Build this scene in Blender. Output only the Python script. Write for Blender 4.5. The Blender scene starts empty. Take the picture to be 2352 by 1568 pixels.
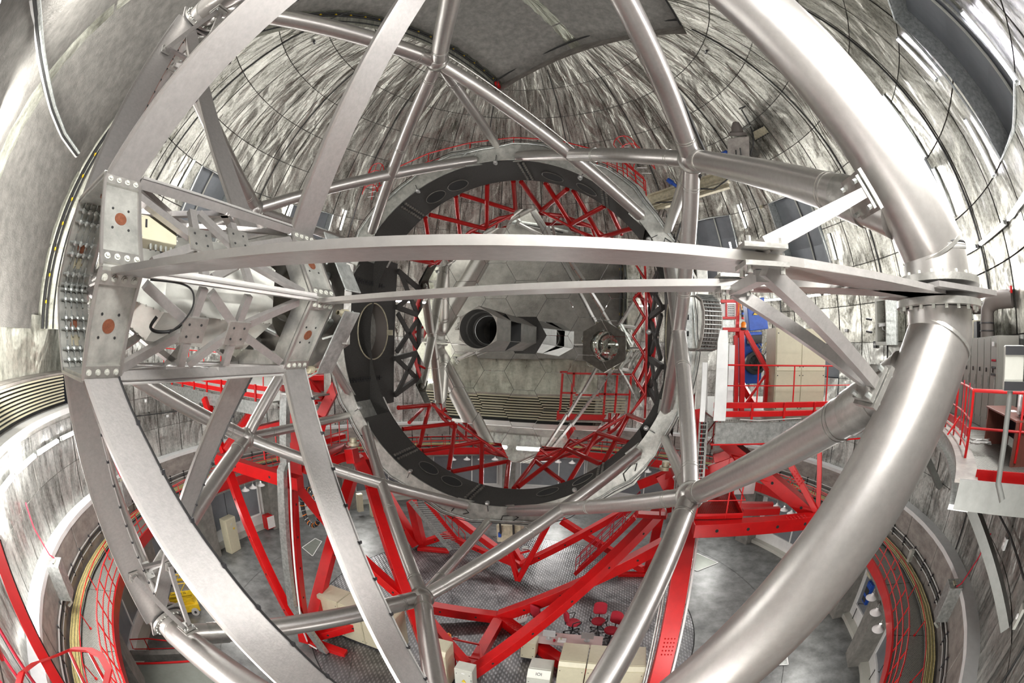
# Large optical telescope inside its dome, seen through a diagonal fisheye lens.
# Units: metres. X right, Y forward (towards the primary mirror), Z up; z = 0 is the height of the optical axis,
# the telescope's tube lies horizontally along +Y, the dome's axis stands at (0, 15.4).
import bpy, bmesh, math, random
from mathutils import Vector, Matrix, noise
from math import sin, cos, pi, radians as R, sqrt, atan2
random.seed(7)
SC = bpy.context.scene
COL = SC.collection
FZ = -12.3          # observing floor
CY = 15.4           # dome centre in y
DR = 17.3           # inner radius of the dome

# ------------------------------------------------------------------ camera, world, lights, exposure
cam_d = bpy.data.cameras.new('camera'); cam = bpy.data.objects.new('camera', cam_d); COL.objects.link(cam)
cam_d.type = 'PANO'; cam_d.panorama_type = 'FISHEYE_EQUISOLID'
cam_d.fisheye_lens = 15.0; cam_d.fisheye_fov = pi * 1.1
cam_d.sensor_width = 36.0; cam_d.sensor_height = 24.0; cam_d.sensor_fit = 'HORIZONTAL'
cam_d.clip_start = 0.02; cam_d.clip_end = 200
_r = [[0.967955, 0.25013, 0.022297], [-0.019109, -0.015166, 0.999702], [-0.250394, 0.968093, 0.0099]]
cam.matrix_world = Matrix(((_r[0][0], _r[1][0], -_r[2][0], (4.1416, 0.0, -0.4781)[0]), (_r[0][1], _r[1][1], -_r[2][1], (4.1416, 0.0, -0.4781)[1]), (_r[0][2], _r[1][2], -_r[2][2], (4.1416, 0.0, -0.4781)[2]), (0, 0, 0, 1)))
SC.camera = cam
w = bpy.data.worlds.new('world'); SC.world = w; w.use_nodes = True
w.node_tree.nodes['Background'].inputs[0].default_value = (.8, .85, 1, 1); w.node_tree.nodes['Background'].inputs[1].default_value = .02
SC.view_settings.view_transform = 'Standard'; SC.view_settings.look = 'None'
SC.view_settings.gamma = 1; SC.view_settings.use_curve_mapping = False
SC.view_settings.exposure = 0.08
try:
    SC.cycles.use_denoising = True; SC.cycles.sample_clamp_indirect = 6; SC.cycles.max_bounces = 6
    SC.cycles.diffuse_bounces = 3; SC.cycles.glossy_bounces = 4; SC.cycles.caustics_reflective = False; SC.cycles.caustics_refractive = False
except Exception: pass
def cyl(az, r, z=0.0):
    a = R(az); return Vector((r * sin(a), CY + r * cos(a), z))
def light(kind, loc, target, energy, sx=1.0, sy=1.0, color=(1, .985, .95)):
    d = bpy.data.lights.new('lamp_light', kind); d.energy = energy; d.color = color
    if kind == 'AREA': d.shape = 'RECTANGLE'; d.size = sx; d.size_y = sy
    else: d.shadow_soft_size = sx
    o = bpy.data.objects.new('lamp_light', d); COL.objects.link(o); o.location = loc
    o.rotation_euler = (Vector(target) - Vector(loc)).to_track_quat('-Z', 'Y').to_euler()
    return o
RING_AZ = [a for a in range(-124, 176, 20)]
for a in RING_AZ:                      # the row of fluorescent lamps round the springing of the dome
    light('AREA', cyl(a, DR - .45, 2.45), cyl(a, 3, 0), 250, 5.2, .25)
for a in (-170, -160, -149, -139):     # the lamps of the lower shutter, behind the camera
    light('AREA', cyl(a, DR + .05, -3.75), cyl(a, 0, 1.5), 1150, 2.8, .3)
light('AREA', cyl(-168, 16.4, 6.7), (-12.5, 3.0, 1.0), 900, 2.8, .16)     # unseen strip lights, added to brighten the shutter's sheet metal
light('AREA', cyl(-158, 16.9, -4.6), (-13, 2.8, 0), 420, 2.8, .16)
light('AREA', cyl(-154, 17.0, -1.5), cyl(-143, 18.0, 2.6), 650, 2.6, .12)
light('AREA', cyl(-160, 17.2, 3.5), cyl(-148, 17.6, 8), 380, 2.6, .12)
for a in (-158, -150): light('AREA', cyl(a, 16.6, -3.4), cyl(a + 12, 17.2, -5.6), 320, 2.4, .14)  # extra unseen lights, added to brighten the lower wall
light('AREA', cyl(174, 16.6, -6.0), (5.5, 8, -8), 620, 2.6, .16)
light('AREA', cyl(177, 16.9, -6.4), (4.5, 6, -8), 750, 2.8, .16)  # unseen light added to whiten the lower ring tube
light('AREA', cyl(-166, 16.9, -6.3), (-4, 5, -6), 450, 2.8, .16)  # likewise added, for the lower vanes on the other side
light('AREA', cyl(160, 16.0, 1.9), (0, 10, -3), 420, 3.0, .16)
for a in (-110, -60, 0, 50, 100, 150): # under the ring walkway, over the floor
    light('AREA', cyl(a, 14.4, -8.9), cyl(a, 7, FZ), 170, 1.6, .4)

# ------------------------------------------------------------------ materials
def mat(name, col, metal=0.0, rough=.5, var=.0, scale=3.0, bump=.0, bscale=None, emit=None, col2=None, detail=6, stretch=(1, 1, 1), wave=0.0, spec=.5):
    m = bpy.data.materials.new(name); m.use_nodes = True; nt = m.node_tree; N = nt.nodes; L = nt.links
    b = N['Principled BSDF']; b.inputs['Base Color'].default_value = (*col, 1); b.inputs['Metallic'].default_value = metal
    b.inputs['Roughness'].default_value = rough; b.inputs['Specular IOR Level'].default_value = spec
    if emit: b.inputs['Emission Color'].default_value = (*col, 1); b.inputs['Emission Strength'].default_value = emit
    if var or bump:
        g = N.new('ShaderNodeNewGeometry'); mp = N.new('ShaderNodeMapping'); L.new(g.outputs['Position'], mp.inputs['Vector']); mp.inputs['Scale'].default_value = stretch
        n = N.new('ShaderNodeTexNoise'); n.inputs['Scale'].default_value = scale; n.inputs['Detail'].default_value = detail; n.inputs['Roughness'].default_value = .65
        L.new(mp.outputs[0], n.inputs['Vector'])
        if var:
            cr = N.new('ShaderNodeValToRGB'); c2 = col2 or tuple(c * (1 - var) for c in col)
            cr.color_ramp.elements[0].position = .33; cr.color_ramp.elements[0].color = (*c2, 1)
            cr.color_ramp.elements[1].position = .66; cr.color_ramp.elements[1].color = (*[min(1, c * (1 + var * .5)) for c in col], 1)
            L.new(n.outputs['Fac'], cr.inputs[0]); L.new(cr.outputs[0], b.inputs['Base Color'])
        if bump:
            n2 = N.new('ShaderNodeTexNoise'); n2.inputs['Scale'].default_value = bscale or scale; n2.inputs['Detail'].default_value = 3
            L.new(mp.outputs[0], n2.inputs['Vector'])
            bp = N.new('ShaderNodeBump'); bp.inputs['Strength'].default_value = bump; bp.inputs['Distance'].default_value = .12
            L.new(n2.outputs['Fac'], bp.inputs['Height']); L.new(bp.outputs[0], b.inputs['Normal'])
    return m
M = {}
def skin_mat(name, col, dark, strk, metal=.85):
    # unpainted sheet metal rolled to the dome: stains drawn out along the meridians and the soft dents of thin sheet
    m = bpy.data.materials.new(name); m.use_nodes = True; nt = m.node_tree; N = nt.nodes; L = nt.links; b = N['Principled BSDF']
    b.inputs['Metallic'].default_value = metal
    def math(op, a, b_=None, c=None):
        n = N.new('ShaderNodeMath'); n.operation = op
        for k, x in enumerate((a, b_, c)):
            if x is None: continue
            if isinstance(x, (int, float)): n.inputs[k].default_value = x
            else: L.new(x, n.inputs[k])
        return n.outputs[0]
    g = N.new('ShaderNodeNewGeometry'); sp = N.new('ShaderNodeSeparateXYZ'); L.new(g.outputs['Position'], sp.inputs[0])
    yy = math('SUBTRACT', sp.outputs[1], CY); az = math('ARCTAN2', sp.outputs[0], yy)
    hr = math('SQRT', math('ADD', math('MULTIPLY', sp.outputs[0], sp.outputs[0]), math('MULTIPLY', yy, yy))); el = math('ARCTAN2', sp.outputs[2], hr)
    def noise_(ka, ke, sc, det, rough, dist=0):
        cb = N.new('ShaderNodeCombineXYZ'); L.new(math('MULTIPLY', az, 17.3 * ka), cb.inputs[0]); L.new(math('MULTIPLY', el, 17.3 * ke), cb.inputs[1])
        n = N.new('ShaderNodeTexNoise'); n.inputs['Scale'].default_value = sc; n.inputs['Detail'].default_value = det; n.inputs['Roughness'].default_value = rough; n.inputs['Distortion'].default_value = dist
        L.new(cb.outputs[0], n.inputs[0]); return n.outputs['Fac']
    n1 = noise_(1.5, .3, 2.2, 8, .68, .3); n2 = noise_(.6, .35, 1.0, 6, .6, .5); n3 = noise_(3, 3, 3.0, 4, .7)
    oi = N.new('ShaderNodeObjectInfo')
    v = math('ADD', math('MULTIPLY', n1, .42), math('MULTIPLY', n2, .34)); v = math('ADD', v, math('MULTIPLY', n3, .30)); v = math('ADD', v, math('MULTIPLY', math('SUBTRACT', oi.outputs['Random'], .5), .07))
    cr = N.new('ShaderNodeValToRGB'); cr.color_ramp.elements[0].position = .42; cr.color_ramp.elements[1].position = .64
    cr.color_ramp.elements[0].color = (*dark, 1); cr.color_ramp.elements[1].color = (*col, 1)
    L.new(v, cr.inputs[0]); L.new(cr.outputs[0], b.inputs['Base Color'])
    rr = N.new('ShaderNodeMapRange'); rr.inputs['From Min'].default_value = .3; rr.inputs['From Max'].default_value = .7; rr.inputs['To Min'].default_value = .24; rr.inputs['To Max'].default_value = .42
    L.new(n1, rr.inputs[0]); L.new(rr.outputs[0], b.inputs['Roughness'])
    h = math('ADD', math('MULTIPLY', noise_(.55, .34, 1.0, 3, .42, .9), 1.0), math('MULTIPLY', noise_(1.5, .8, 1.0, 3, .5, .4), .16))
    bp = N.new('ShaderNodeBump'); bp.inputs['Strength'].default_value = strk; bp.inputs['Distance'].default_value = .30; L.new(h, bp.inputs['Height']); L.new(bp.outputs[0], b.inputs['Normal'])
    return m
M['skin'] = skin_mat('sheet_metal', (.66, .65, .585), (.125, .12, .10), .8)
M['skin_dark'] = skin_mat('sheet_metal_shutter', (.50, .51, .43), (.20, .205, .165), .6)
M['shutter'] = skin_mat('sheet_metal_shutter_lit', (.66, .66, .57), (.26, .26, .21), 1.1, .45)  # paler copy of the shutter metal: its lit look is put into the colour
M['wallskin'] = skin_mat('wall_sheet', (.70, .70, .66), (.15, .15, .135), 1.0, .72)
M['silver'] = mat('silver_paint', (.53, .508, .485), .86, .34, .07, 14)
M['silver_d'] = mat('silver_plate', (.50, .49, .46), .8, .33, .22, 7, .05, 20)
M['silver_flat'] = mat('silver_vane_paint', (.46, .44, .425), .7, .36, .10, 18, .03, 40)
M['cast'] = mat('grey_cast_plate', (.52, .52, .48), .6, .42, .3, 5, .05, 14)
M['black'] = mat('black_flocking', (.045, .042, .038), 0, .85, .35, 30, .3, 60)
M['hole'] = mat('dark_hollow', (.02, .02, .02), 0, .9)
M['m3grey'] = mat('dark_grey_panel', (.15, .138, .12), .1, .5, .35, 4, .05, 8, stretch=(1, .4, 1))
M['red'] = mat('red_paint', (.58, .006, .007), .05, .34, .12, 3)
M['red_d'] = mat('red_tube_paint', (.42, .010, .009), .1, .28, .1, 3)
M['beige'] = mat('beige_paint', (.56, .52, .38), 0, .42, .05, 8)
M['cabgrey'] = mat('grey_cabinet_paint', (.56, .56, .50), .05, .45, .05, 6)
M['housing'] = mat('pale_housing_panel', (.62, .62, .57), .45, .38, .12, 5)
M['galv'] = mat('galvanised_steel', (.50, .52, .50), .75, .42, .35, 9, .04, 20)
M['cabdark'] = mat('dark_grey_cabinet_paint', (.27, .265, .235), .05, .45, .05, 6)
M['postgrey'] = mat('post_grey_paint', (.22, .225, .21), .3, .45, .1, 6)
M['white'] = mat('white_paint', (.82, .82, .80), 0, .5, .06, 4)
M['concrete'] = mat('dark_concrete', (.22, .21, .19), 0, .8, .3, 3, .2, 20)
M['liner'] = mat('brown_grey_liner', (.36, .33, .30), .3, .55, .35, 1.6, .1, 8, stretch=(1, 1, 2))
M['yellow'] = mat('yellow_paint', (.78, .52, .02), .05, .4, .15, 5)
M['cable_y'] = mat('yellow_grey_cable', (.50, .42, .18), 0, .5, .3, 12)
M['cable'] = mat('black_cable', (.02, .02, .02), 0, .5)
M['cable_g'] = mat('grey_cable', (.42, .41, .39), .2, .4)
M['cable_r'] = mat('terracotta_cable', (.40, .20, .15), 0, .5)
M['blue'] = mat('blue_paint', (.02, .085, .42), .1, .38, .2, 5)
M['orange'] = mat('orange_plastic', (.95, .24, .01), 0, .35)
M['chair'] = mat('red_fabric', (.48, .02, .04), 0, .85, .1, 40)
M['plastic'] = mat('black_plastic', (.025, .025, .028), 0, .45)
M['rubber'] = mat('grey_rubber', (.5, .49, .46), 0, .7)
M['copper'] = mat('rust_copper', (.30, .11, .06), .6, .5, .3, 30)
M['duct'] = mat('brown_duct', (.16, .14, .125), .1, .6)
M['window'] = mat('blue_grey_shutter_door', (.22, .235, .255), .35, .38, .1, 2)
M['desk'] = mat('dark_desk_wood', (.20, .07, .05), 0, .4, .2, 6, stretch=(1, 8, 1))
M['pinkdesk'] = mat('pale_wood_top', (.62, .46, .44), 0, .4)
M['paper'] = mat('paper_white', (.85, .85, .83), 0, .6)
M['screen'] = mat('grey_plastic', (.45, .46, .46), 0, .4)
M['mirror'] = mat('mirror_coating', (.83, .84, .81), 1, .012)
M['glassrim'] = mat('mirror_edge_glass', (.03, .03, .03), 0, .6)
M['lamp'] = mat('fluorescent_glow', (1, .985, 1.0), 0, .5, emit=40)
M['lamp_v'] = mat('fluorescent_glow_cool', (.86, .84, 1), 0, .5, emit=24)
M['bulb'] = mat('lamp_glow_warm', (1, .93, .8), 0, .5, emit=20)
M['glass'] = mat('glass_bulb', (.62, .62, .6), .6, .08)
M['brass'] = mat('pale_ochre_panel', (.55, .50, .36), .3, .5, .3, 6)
# diamond plate floor
def plate_mat():
    m = bpy.data.materials.new('diamond_plate'); m.use_nodes = True; nt = m.node_tree; N = nt.nodes; L = nt.links; b = N['Principled BSDF']
    b.inputs['Metallic'].default_value = .75
    g = N.new('ShaderNodeNewGeometry')
    wv = N.new('ShaderNodeTexWave'); wv.inputs['Scale'].default_value = 2.6; wv.inputs['Distortion'].default_value = 0; wv.bands_direction = 'DIAGONAL'
    wv2 = N.new('ShaderNodeTexWave'); wv2.inputs['Scale'].default_value = 2.6; wv2.bands_direction = 'X'
    L.new(g.outputs['Position'], wv.inputs[0]); L.new(g.outputs['Position'], wv2.inputs[0])
    ad = N.new('ShaderNodeMath'); ad.operation = 'MULTIPLY'; L.new(wv.outputs['Fac'], ad.inputs[0]); L.new(wv2.outputs['Fac'], ad.inputs[1])
    n = N.new('ShaderNodeTexNoise'); n.inputs['Scale'].default_value = .8; n.inputs['Detail'].default_value = 8; n.inputs['Distortion'].default_value = 1.2; L.new(g.outputs['Position'], n.inputs[0])
    cr = N.new('ShaderNodeValToRGB'); cr.color_ramp.elements[0].position = .32; cr.color_ramp.elements[1].position = .68
    cr.color_ramp.elements[0].color = (.13, .13, .135, 1); cr.color_ramp.elements[1].color = (.36, .355, .36, 1); L.new(n.outputs['Fac'], cr.inputs[0])
    mr = N.new('ShaderNodeMapRange'); mr.inputs['To Min'].default_value = .55; mr.inputs['To Max'].default_value = 1.25; L.new(ad.outputs[0], mr.inputs[0])
    vm = N.new('ShaderNodeVectorMath'); vm.operation = 'SCALE'; L.new(cr.outputs[0], vm.inputs[0]); L.new(mr.outputs[0], vm.inputs['Scale']); L.new(vm.outputs[0], b.inputs['Base Color'])
    rr = N.new('ShaderNodeMapRange'); rr.inputs['To Min'].default_value = .28; rr.inputs['To Max'].default_value = .5; L.new(n.outputs['Fac'], rr.inputs[0]); L.new(rr.outputs[0], b.inputs['Roughness'])
    bp = N.new('ShaderNodeBump'); bp.inputs['Strength'].default_value = .35; bp.inputs['Distance'].default_value = .02; L.new(ad.outputs[0], bp.inputs['Height']); L.new(bp.outputs[0], b.inputs['Normal'])
    return m
M['plate'] = plate_mat()
M['floorgrey'] = mat('grey_floor_paint', (.20, .205, .20), .35, .42, .5, 1.3, .05, 6, detail=9)
M['patch'] = mat('green_grey_patch', (.25, .27, .235), .3, .4, .1, 3)
M['lineW'] = mat('white_floor_line', (.8, .8, .78), 0, .5)
def grating_mat(name, col):
    m = bpy.data.materials.new(name); m.use_nodes = True; nt = m.node_tree; N = nt.nodes; L = nt.links; b = N['Principled BSDF']
    b.inputs['Metallic'].default_value = .5; b.inputs['Roughness'].default_value = .5
    g = N.new('ShaderNodeNewGeometry'); br = N.new('ShaderNodeTexBrick'); br.inputs['Scale'].default_value = 9; br.offset = 0
    br.inputs['Mortar Size'].default_value = .022; br.inputs['Color1'].default_value = (*[c * .22 for c in col], 1); br.inputs['Color2'].default_value = (*[c * .3 for c in col], 1); br.inputs['Mortar'].default_value = (*col, 1)
    br.inputs['Brick Width'].default_value = .5; br.inputs['Row Height'].default_value = .5
    L.new(g.outputs['Position'], br.inputs[0]); L.new(br.outputs[0], b.inputs['Base Color']); return m
M['grating'] = grating_mat('steel_grating', (.70, .69, .62)); M['grating_r'] = grating_mat('red_grating', (.62, .03, .02))

# ------------------------------------------------------------------ helpers
SMALL = {'bolt_circle', 'bolt_group', 'cable_clip', 'cable_gland', 'cable_tie', 'door_lock', 'drain_hole', 'flange_bolt', 'lining_bolt', 'lining_joint', 'port_bolt', 'rivet', 'screw', 'switch', 'weld_seam', 'cable_clamp', 'plate_bolt'}   # too small to pick apart singly
class MB:
    def __init__(s): s.v = []; s.f = []
    def add(s, vs, fs):
        s.k = getattr(s, 'k', 0) + 1
        n = len(s.v); s.v += [Vector(v) for v in vs]; s.f += [tuple(i + n for i in f) for f in fs]; return s
    def box(s, lo, hi):
        x0, y0, z0 = lo; x1, y1, z1 = hi
        return s.add([(x0, y0, z0), (x1, y0, z0), (x1, y1, z0), (x0, y1, z0), (x0, y0, z1), (x1, y0, z1), (x1, y1, z1), (x0, y1, z1)],
                     [(0, 3, 2, 1), (4, 5, 6, 7), (0, 1, 5, 4), (1, 2, 6, 5), (2, 3, 7, 6), (3, 0, 4, 7)])
    def obox(s, c, ax, ay, az):     # oriented box: centre and three half-axes
        c, ax, ay, az = map(Vector, (c, ax, ay, az)); vs = []
        for k in (-1, 1):
            for a, b in ((-1, -1), (1, -1), (1, 1), (-1, 1)): vs.append(c + ax * a + ay * b + az * k)
        return s.add(vs, [(0, 3, 2, 1), (4, 5, 6, 7), (0, 1, 5, 4), (1, 2, 6, 5), (2, 3, 7, 6), (3, 0, 4, 7)])
    def beam(s, p, q, w, h, up=(0, 0, 1)):
        p, q = Vector(p), Vector(q); d = (q - p); l = d.length; d.normalize(); up = Vector(up)
        sx = d.cross(up)
        if sx.length < 1e-4: sx = d.cross(Vector((1, 0, 0)))
        sx.normalize(); uz = sx.cross(d)
        return s.obox((p + q) / 2, d * (l / 2), sx * (w / 2), uz * (h / 2))
    def ibeam(s, p, q, w, h, t=.03, up=(0, 0, 1)):
        p, q = Vector(p), Vector(q); d = (q - p).normalized(); up = Vector(up); sx = d.cross(up).normalized(); uz = sx.cross(d)
        s.beam(p, q, t, h - t, up); s.beam(p + uz * (h / 2 - t / 2), q + uz * (h / 2 - t / 2), w, t, up); s.beam(p - uz * (h / 2 - t / 2), q - uz * (h / 2 - t / 2), w, t, up); return s
    def tube(s, p, q, r1, r2=None, n=16, caps=True):
        r2 = r1 if r2 is None else r2; p, q = Vector(p), Vector(q); d = (q - p).normalized()
        a = d.cross(Vector((0, 0, 1)));  a = d.cross(Vector((1, 0, 0))) if a.length < 1e-3 else a
        a.normalize(); b = d.cross(a); vs = []
        for c, r in ((p, r1), (q, r2)):
            for i in range(n): t = 2 * pi * i / n; vs.append(c + a * (r * cos(t)) + b * (r * sin(t)))
        fs = [(i, (i + 1) % n, n + (i + 1) % n, n + i) for i in range(n)]
        if caps: fs += [tuple(range(n))[::-1], tuple(range(n, 2 * n))]
        return s.add(vs, fs)
    def path(s, pts, r, n=8, closed=False):
        pts = [Vector(p) for p in pts]; m = len(pts); vs = []
        a = None
        for i, p in enumerate(pts):
            d = (pts[(i + 1) % m] - pts[i - 1]) if closed else (pts[min(i + 1, m - 1)] - pts[max(i - 1, 0)])
            d.normalize()
            if a is None:
                a = d.cross(Vector((0, 0, 1)));  a = d.cross(Vector((1, 0, 0))) if a.length < 1e-3 else a
            a = (a - d * a.dot(d)).normalized(); b = d.cross(a)
            for k in range(n): t = 2 * pi * k / n; vs.append(p + a * (r * cos(t)) + b * (r * sin(t)))
        fs = []
        for i in range(m if closed else m - 1):
            j = (i + 1) % m
            for k in range(n): fs.append((i * n + k, i * n + (k + 1) % n, j * n + (k + 1) % n, j * n + k))
        if not closed: fs += [tuple(range(n))[::-1], tuple((m - 1) * n + k for k in range(n))]
        return s.add(vs, fs)
    def flatpath(s, pts, half_a, half_b):   # ribbon with rectangular section; half_a, half_b: lists of Vectors or one Vector
        pts = [Vector(p) for p in pts]; m = len(pts); vs = []
        for i, p in enumerate(pts):
            a = Vector(half_a[i]) if isinstance(half_a, list) else Vector(half_a); b = Vector(half_b[i]) if isinstance(half_b, list) else Vector(half_b)
            vs += [p - a - b, p + a - b, p + a + b, p - a + b]
        fs = [(i * 4 + k, i * 4 + (k + 1) % 4, i * 4 + 4 + (k + 1) % 4, i * 4 + 4 + k) for i in range(m - 1) for k in range(4)]
        fs += [(3, 2, 1, 0), tuple((m - 1) * 4 + k for k in range(4))]
        return s.add(vs, fs)
    def prism(s, poly, off):         # extrude a planar polygon by off
        poly = [Vector(p) for p in poly]; n = len(poly); off = Vector(off)
        return s.add(poly + [p + off for p in poly], [tuple(range(n))[::-1], tuple(range(n, 2 * n))] + [(i, (i + 1) % n, n + (i + 1) % n, n + i) for i in range(n)])
    def arc(s, r0, r1, z0, z1, a0, a1, n=24, cy=CY):   # curved bar of rectangular section round the dome axis; azimuths in degrees
        vs = []
        for i in range(n + 1):
            a = R(a0 + (a1 - a0) * i / n)
            for r, z in ((r0, z0), (r1, z0), (r1, z1), (r0, z1)): vs.append((r * sin(a), cy + r * cos(a), z))
        full = abs(a1 - a0) > 359.9
        fs = [(i * 4 + k, i * 4 + (k + 1) % 4, i * 4 + 4 + (k + 1) % 4, i * 4 + 4 + k) for i in range(n) for k in range(4)]
        if not full: fs += [(3, 2, 1, 0), tuple(n * 4 + k for k in range(4))]
        return s.add(vs, fs)
    def lathe(s, c, axis, prof, n=20):   # prof: (distance along axis, radius)
        c = Vector(c); d = Vector(axis).normalized(); a = d.cross(Vector((0, 0, 1)));  a = d.cross(Vector((1, 0, 0))) if a.length < 1e-3 else a
        a.normalize(); b = d.cross(a); vs = []
        for h, r in prof:
            for k in range(n): t = 2 * pi * k / n; vs.append(c + d * h + a * (r * cos(t)) + b * (r * sin(t)))
        fs = [(i * n + k, i * n + (k + 1) % n, (i + 1) * n + (k + 1) % n, (i + 1) * n + k) for i in range(len(prof) - 1) for k in range(n)]
        return s.add(vs, fs)
    def build(s, name, m, parent=None, smooth=False, bevel=0, label=None, kind=None, origin=None):
        me = bpy.data.meshes.new(name)
        lo = Vector([min(v[i] for v in s.v) for i in range(3)]); hi = Vector([max(v[i] for v in s.v) for i in range(3)])
        o0 = Vector(origin) if origin else Vector(((lo.x + hi.x) / 2, (lo.y + hi.y) / 2, lo.z))
        me.from_pydata([v - o0 for v in s.v], [], s.f); me.materials.append(M[m] if isinstance(m, str) else m)
        bm = bmesh.new(); bm.from_mesh(me); bmesh.ops.recalc_face_normals(bm, faces=bm.faces[:]); bm.to_mesh(me); bm.free()
        o = bpy.data.objects.new(name, me); COL.objects.link(o)
        po = Vector((0, 0, 0)); q = parent
        while q is not None: po += q.location; q = q.parent
        o.location = o0 - po; o.parent = parent
        if smooth:
            for p in me.polygons: p.use_smooth = True
            try: me.set_sharp_from_angle(angle=R(40))
            except Exception: pass
        if bevel:
            b = o.modifiers.new('bevel', 'BEVEL'); b.width = bevel; b.segments = 2; b.limit_method = 'ANGLE'
        if label: o['label'] = label
        if kind: o['kind'] = kind
        elif getattr(s, 'k', 0) > 1 and name in SMALL: o['kind'] = 'stuff'
        return o
def smooth(pts, n=5):
    P = [Vector(p) for p in pts]; P = [P[0]] + P + [P[-1]]; out = []
    for i in range(1, len(P) - 2):
        a, b, c, d = P[i - 1:i + 3]
        for k in range(n):
            t = k / n; out.append(.5 * ((2 * b) + (c - a) * t + (2 * a - 5 * b + 4 * c - d) * t * t + (3 * b - a - 3 * c + d) * t ** 3))
    return out + [P[-2]]
def thing(name, label, cat, loc, group=None):
    o = bpy.data.objects.new(name, None); COL.objects.link(o); o.location = loc; o.empty_display_size = .2
    o['label'] = label; o['category'] = cat
    if group: o['group'] = group
    return o
def struct(name, loc=(0, CY, 0)):
    o = bpy.data.objects.new(name, None); COL.objects.link(o); o.location = loc; o['kind'] = 'structure'; return o
def tag(o, label, cat, group=None):
    o['label'] = label; o['category'] = cat
    if group: o['group'] = group
    return o
def pol(r, phi, y):  # polar position about the optical axis
    return Vector((r * cos(R(phi)), y, r * sin(R(phi))))
def bolts(mb, pts, axis, r=.02, h=.02, n=6):
    for p in pts:
        p = Vector(p); mb.tube(p, p + Vector(axis).normalized() * h, r, r, n)
    return mb
def copy_tree(o, loc, rz=0, label=None, parent=None):
    c = o.copy(); COL.objects.link(c)
    if parent is None: c.location = loc; c.rotation_euler = (0, 0, rz)
    else: c.parent = parent
    if label: c['label'] = label
    for ch in o.children: copy_tree(ch, None, parent=c)
    return c

# ------------------------------------------------------------------ the setting: dome, walls, floor
SAZ = 26.0; WL, WR = -5.7, 7.0; UE = R(72.3); R2 = 18.15
U = Vector((sin(R(SAZ)), cos(R(SAZ)), 0)); W = Vector((sin(R(SAZ + 90)), cos(R(SAZ + 90)), 0)); DC = Vector((0, CY, 0))
def sph(az, el, r=DR): return DC + Vector((r * cos(R(el)) * sin(R(az)), r * cos(R(el)) * cos(R(az)), r * sin(R(el))))
WINS = [(-108, -96), (-78, -66), (36, 48), (60, 72), (96, 108), (126, 138)]
ELS = [0, 6.2, 12.5, 20, 27.5, 35, 42.5, 50, 57.5, 65, 72.5, 80]
NE = Vector((U.x * sin(UE), U.y * sin(UE), -cos(UE)))   # beyond the slit's end
def cut_pieces(v, f):
    """Clip a patch of the sphere against the slit; yields bmeshes."""
    out = []
    ws = [(p - DC).dot(W) for p in v]; es = [(p - DC).dot(NE) for p in v]
    if max(ws) < WL or min(ws) > WR or min(es) > 0: return [(v, f)]
    def clip(planes):
        bm = bmesh.new(); vv = [bm.verts.new(p) for p in v]
        for q in f: bm.faces.new([vv[i] for i in q])
        for no, d in planes:
            bmesh.ops.bisect_plane(bm, geom=bm.verts[:] + bm.edges[:] + bm.faces[:], plane_co=DC + no * d, plane_no=no, clear_outer=True, dist=1e-5)
        bm.verts.ensure_lookup_table(); bm.verts.index_update()
        if bm.faces: out.append(([p.co.copy() for p in bm.verts], [tuple(x.index for x in q.verts) for q in bm.faces]))
        bm.free()
    if min(ws) < WL: clip([(W, WL)])
    if max(ws) > WR: clip([(-W, -WR)])
    if max(es) > 0 and min(ws) < WR and max(ws) > WL: clip([(-W, -WL), (W, WR), (-NE, 0)])
    return out
ceiling = struct('ceiling')
pieces = []
g = .12
for e0, e1 in zip(ELS, ELS[1:]):
    st = 6 if e1 <= 58 else (12 if e1 <= 73 else 24)
    for a0 in range(-180, 180, st):
        a1 = a0 + st
        if e0 >= 12.4 and e1 <= 27.6 and any(a0 >= x - .1 and a1 <= y + .1 for x, y in WINS): continue
        rr = DR + random.uniform(-.012, .012); k = 3
        v = [sph(a0 + g + (a1 - a0 - 2 * g) * i / k, e0 + g * .6 + (e1 - e0 - 1.2 * g) * j / k, rr) for j in range(k + 1) for i in range(k + 1)]
        f = [(j * (k + 1) + i, j * (k + 1) + i + 1, (j + 1) * (k + 1) + i + 1, (j + 1) * (k + 1) + i) for j in range(k) for i in range(k)]
        for pv, pf in cut_pieces(v, f):
            c = sum(pv, Vector()) / len(pv); d = (c - cam.location); front = d.normalized().dot(Vector(_r[2]))
            pieces.append((-(1 if front > .05 else .02) * (pv[0] - pv[len(pv) // 2]).length / d.length, len(pieces), pv, pf))
pieces.sort(key=lambda p: p[:2])
for _, _, pv, pf in pieces[:290]: MB().add(pv, pf).build('panel', 'skin', ceiling, smooth=True)
rest = MB()
for _, _, pv, pf in pieces[290:]: rest.add(pv, pf)
rest.build('panel', 'skin', ceiling, smooth=True, kind='stuff')
bk = MB()     # dark backing that shows in the joints
for e0, e1 in zip(ELS + [90], ELS[1:] + [90]):
    for a0 in range(-180, 180, 6):
        a1 = a0 + 6; e1b = 90 if e0 == 80 else e1
        if e0 >= 12.4 and e1 <= 27.6 and any(a0 >= x - .1 and a1 <= y + .1 for x, y in WINS): continue
        if e1b <= e0: continue
        v = [sph(a, e, DR + .13) for e in (e0, e1b) for a in (a0, a1)]
        for pv, pf in cut_pieces(v, [(0, 1, 3, 2)]): bk.add(pv, pf)
bk.build('backing', 'concrete', ceiling)
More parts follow.
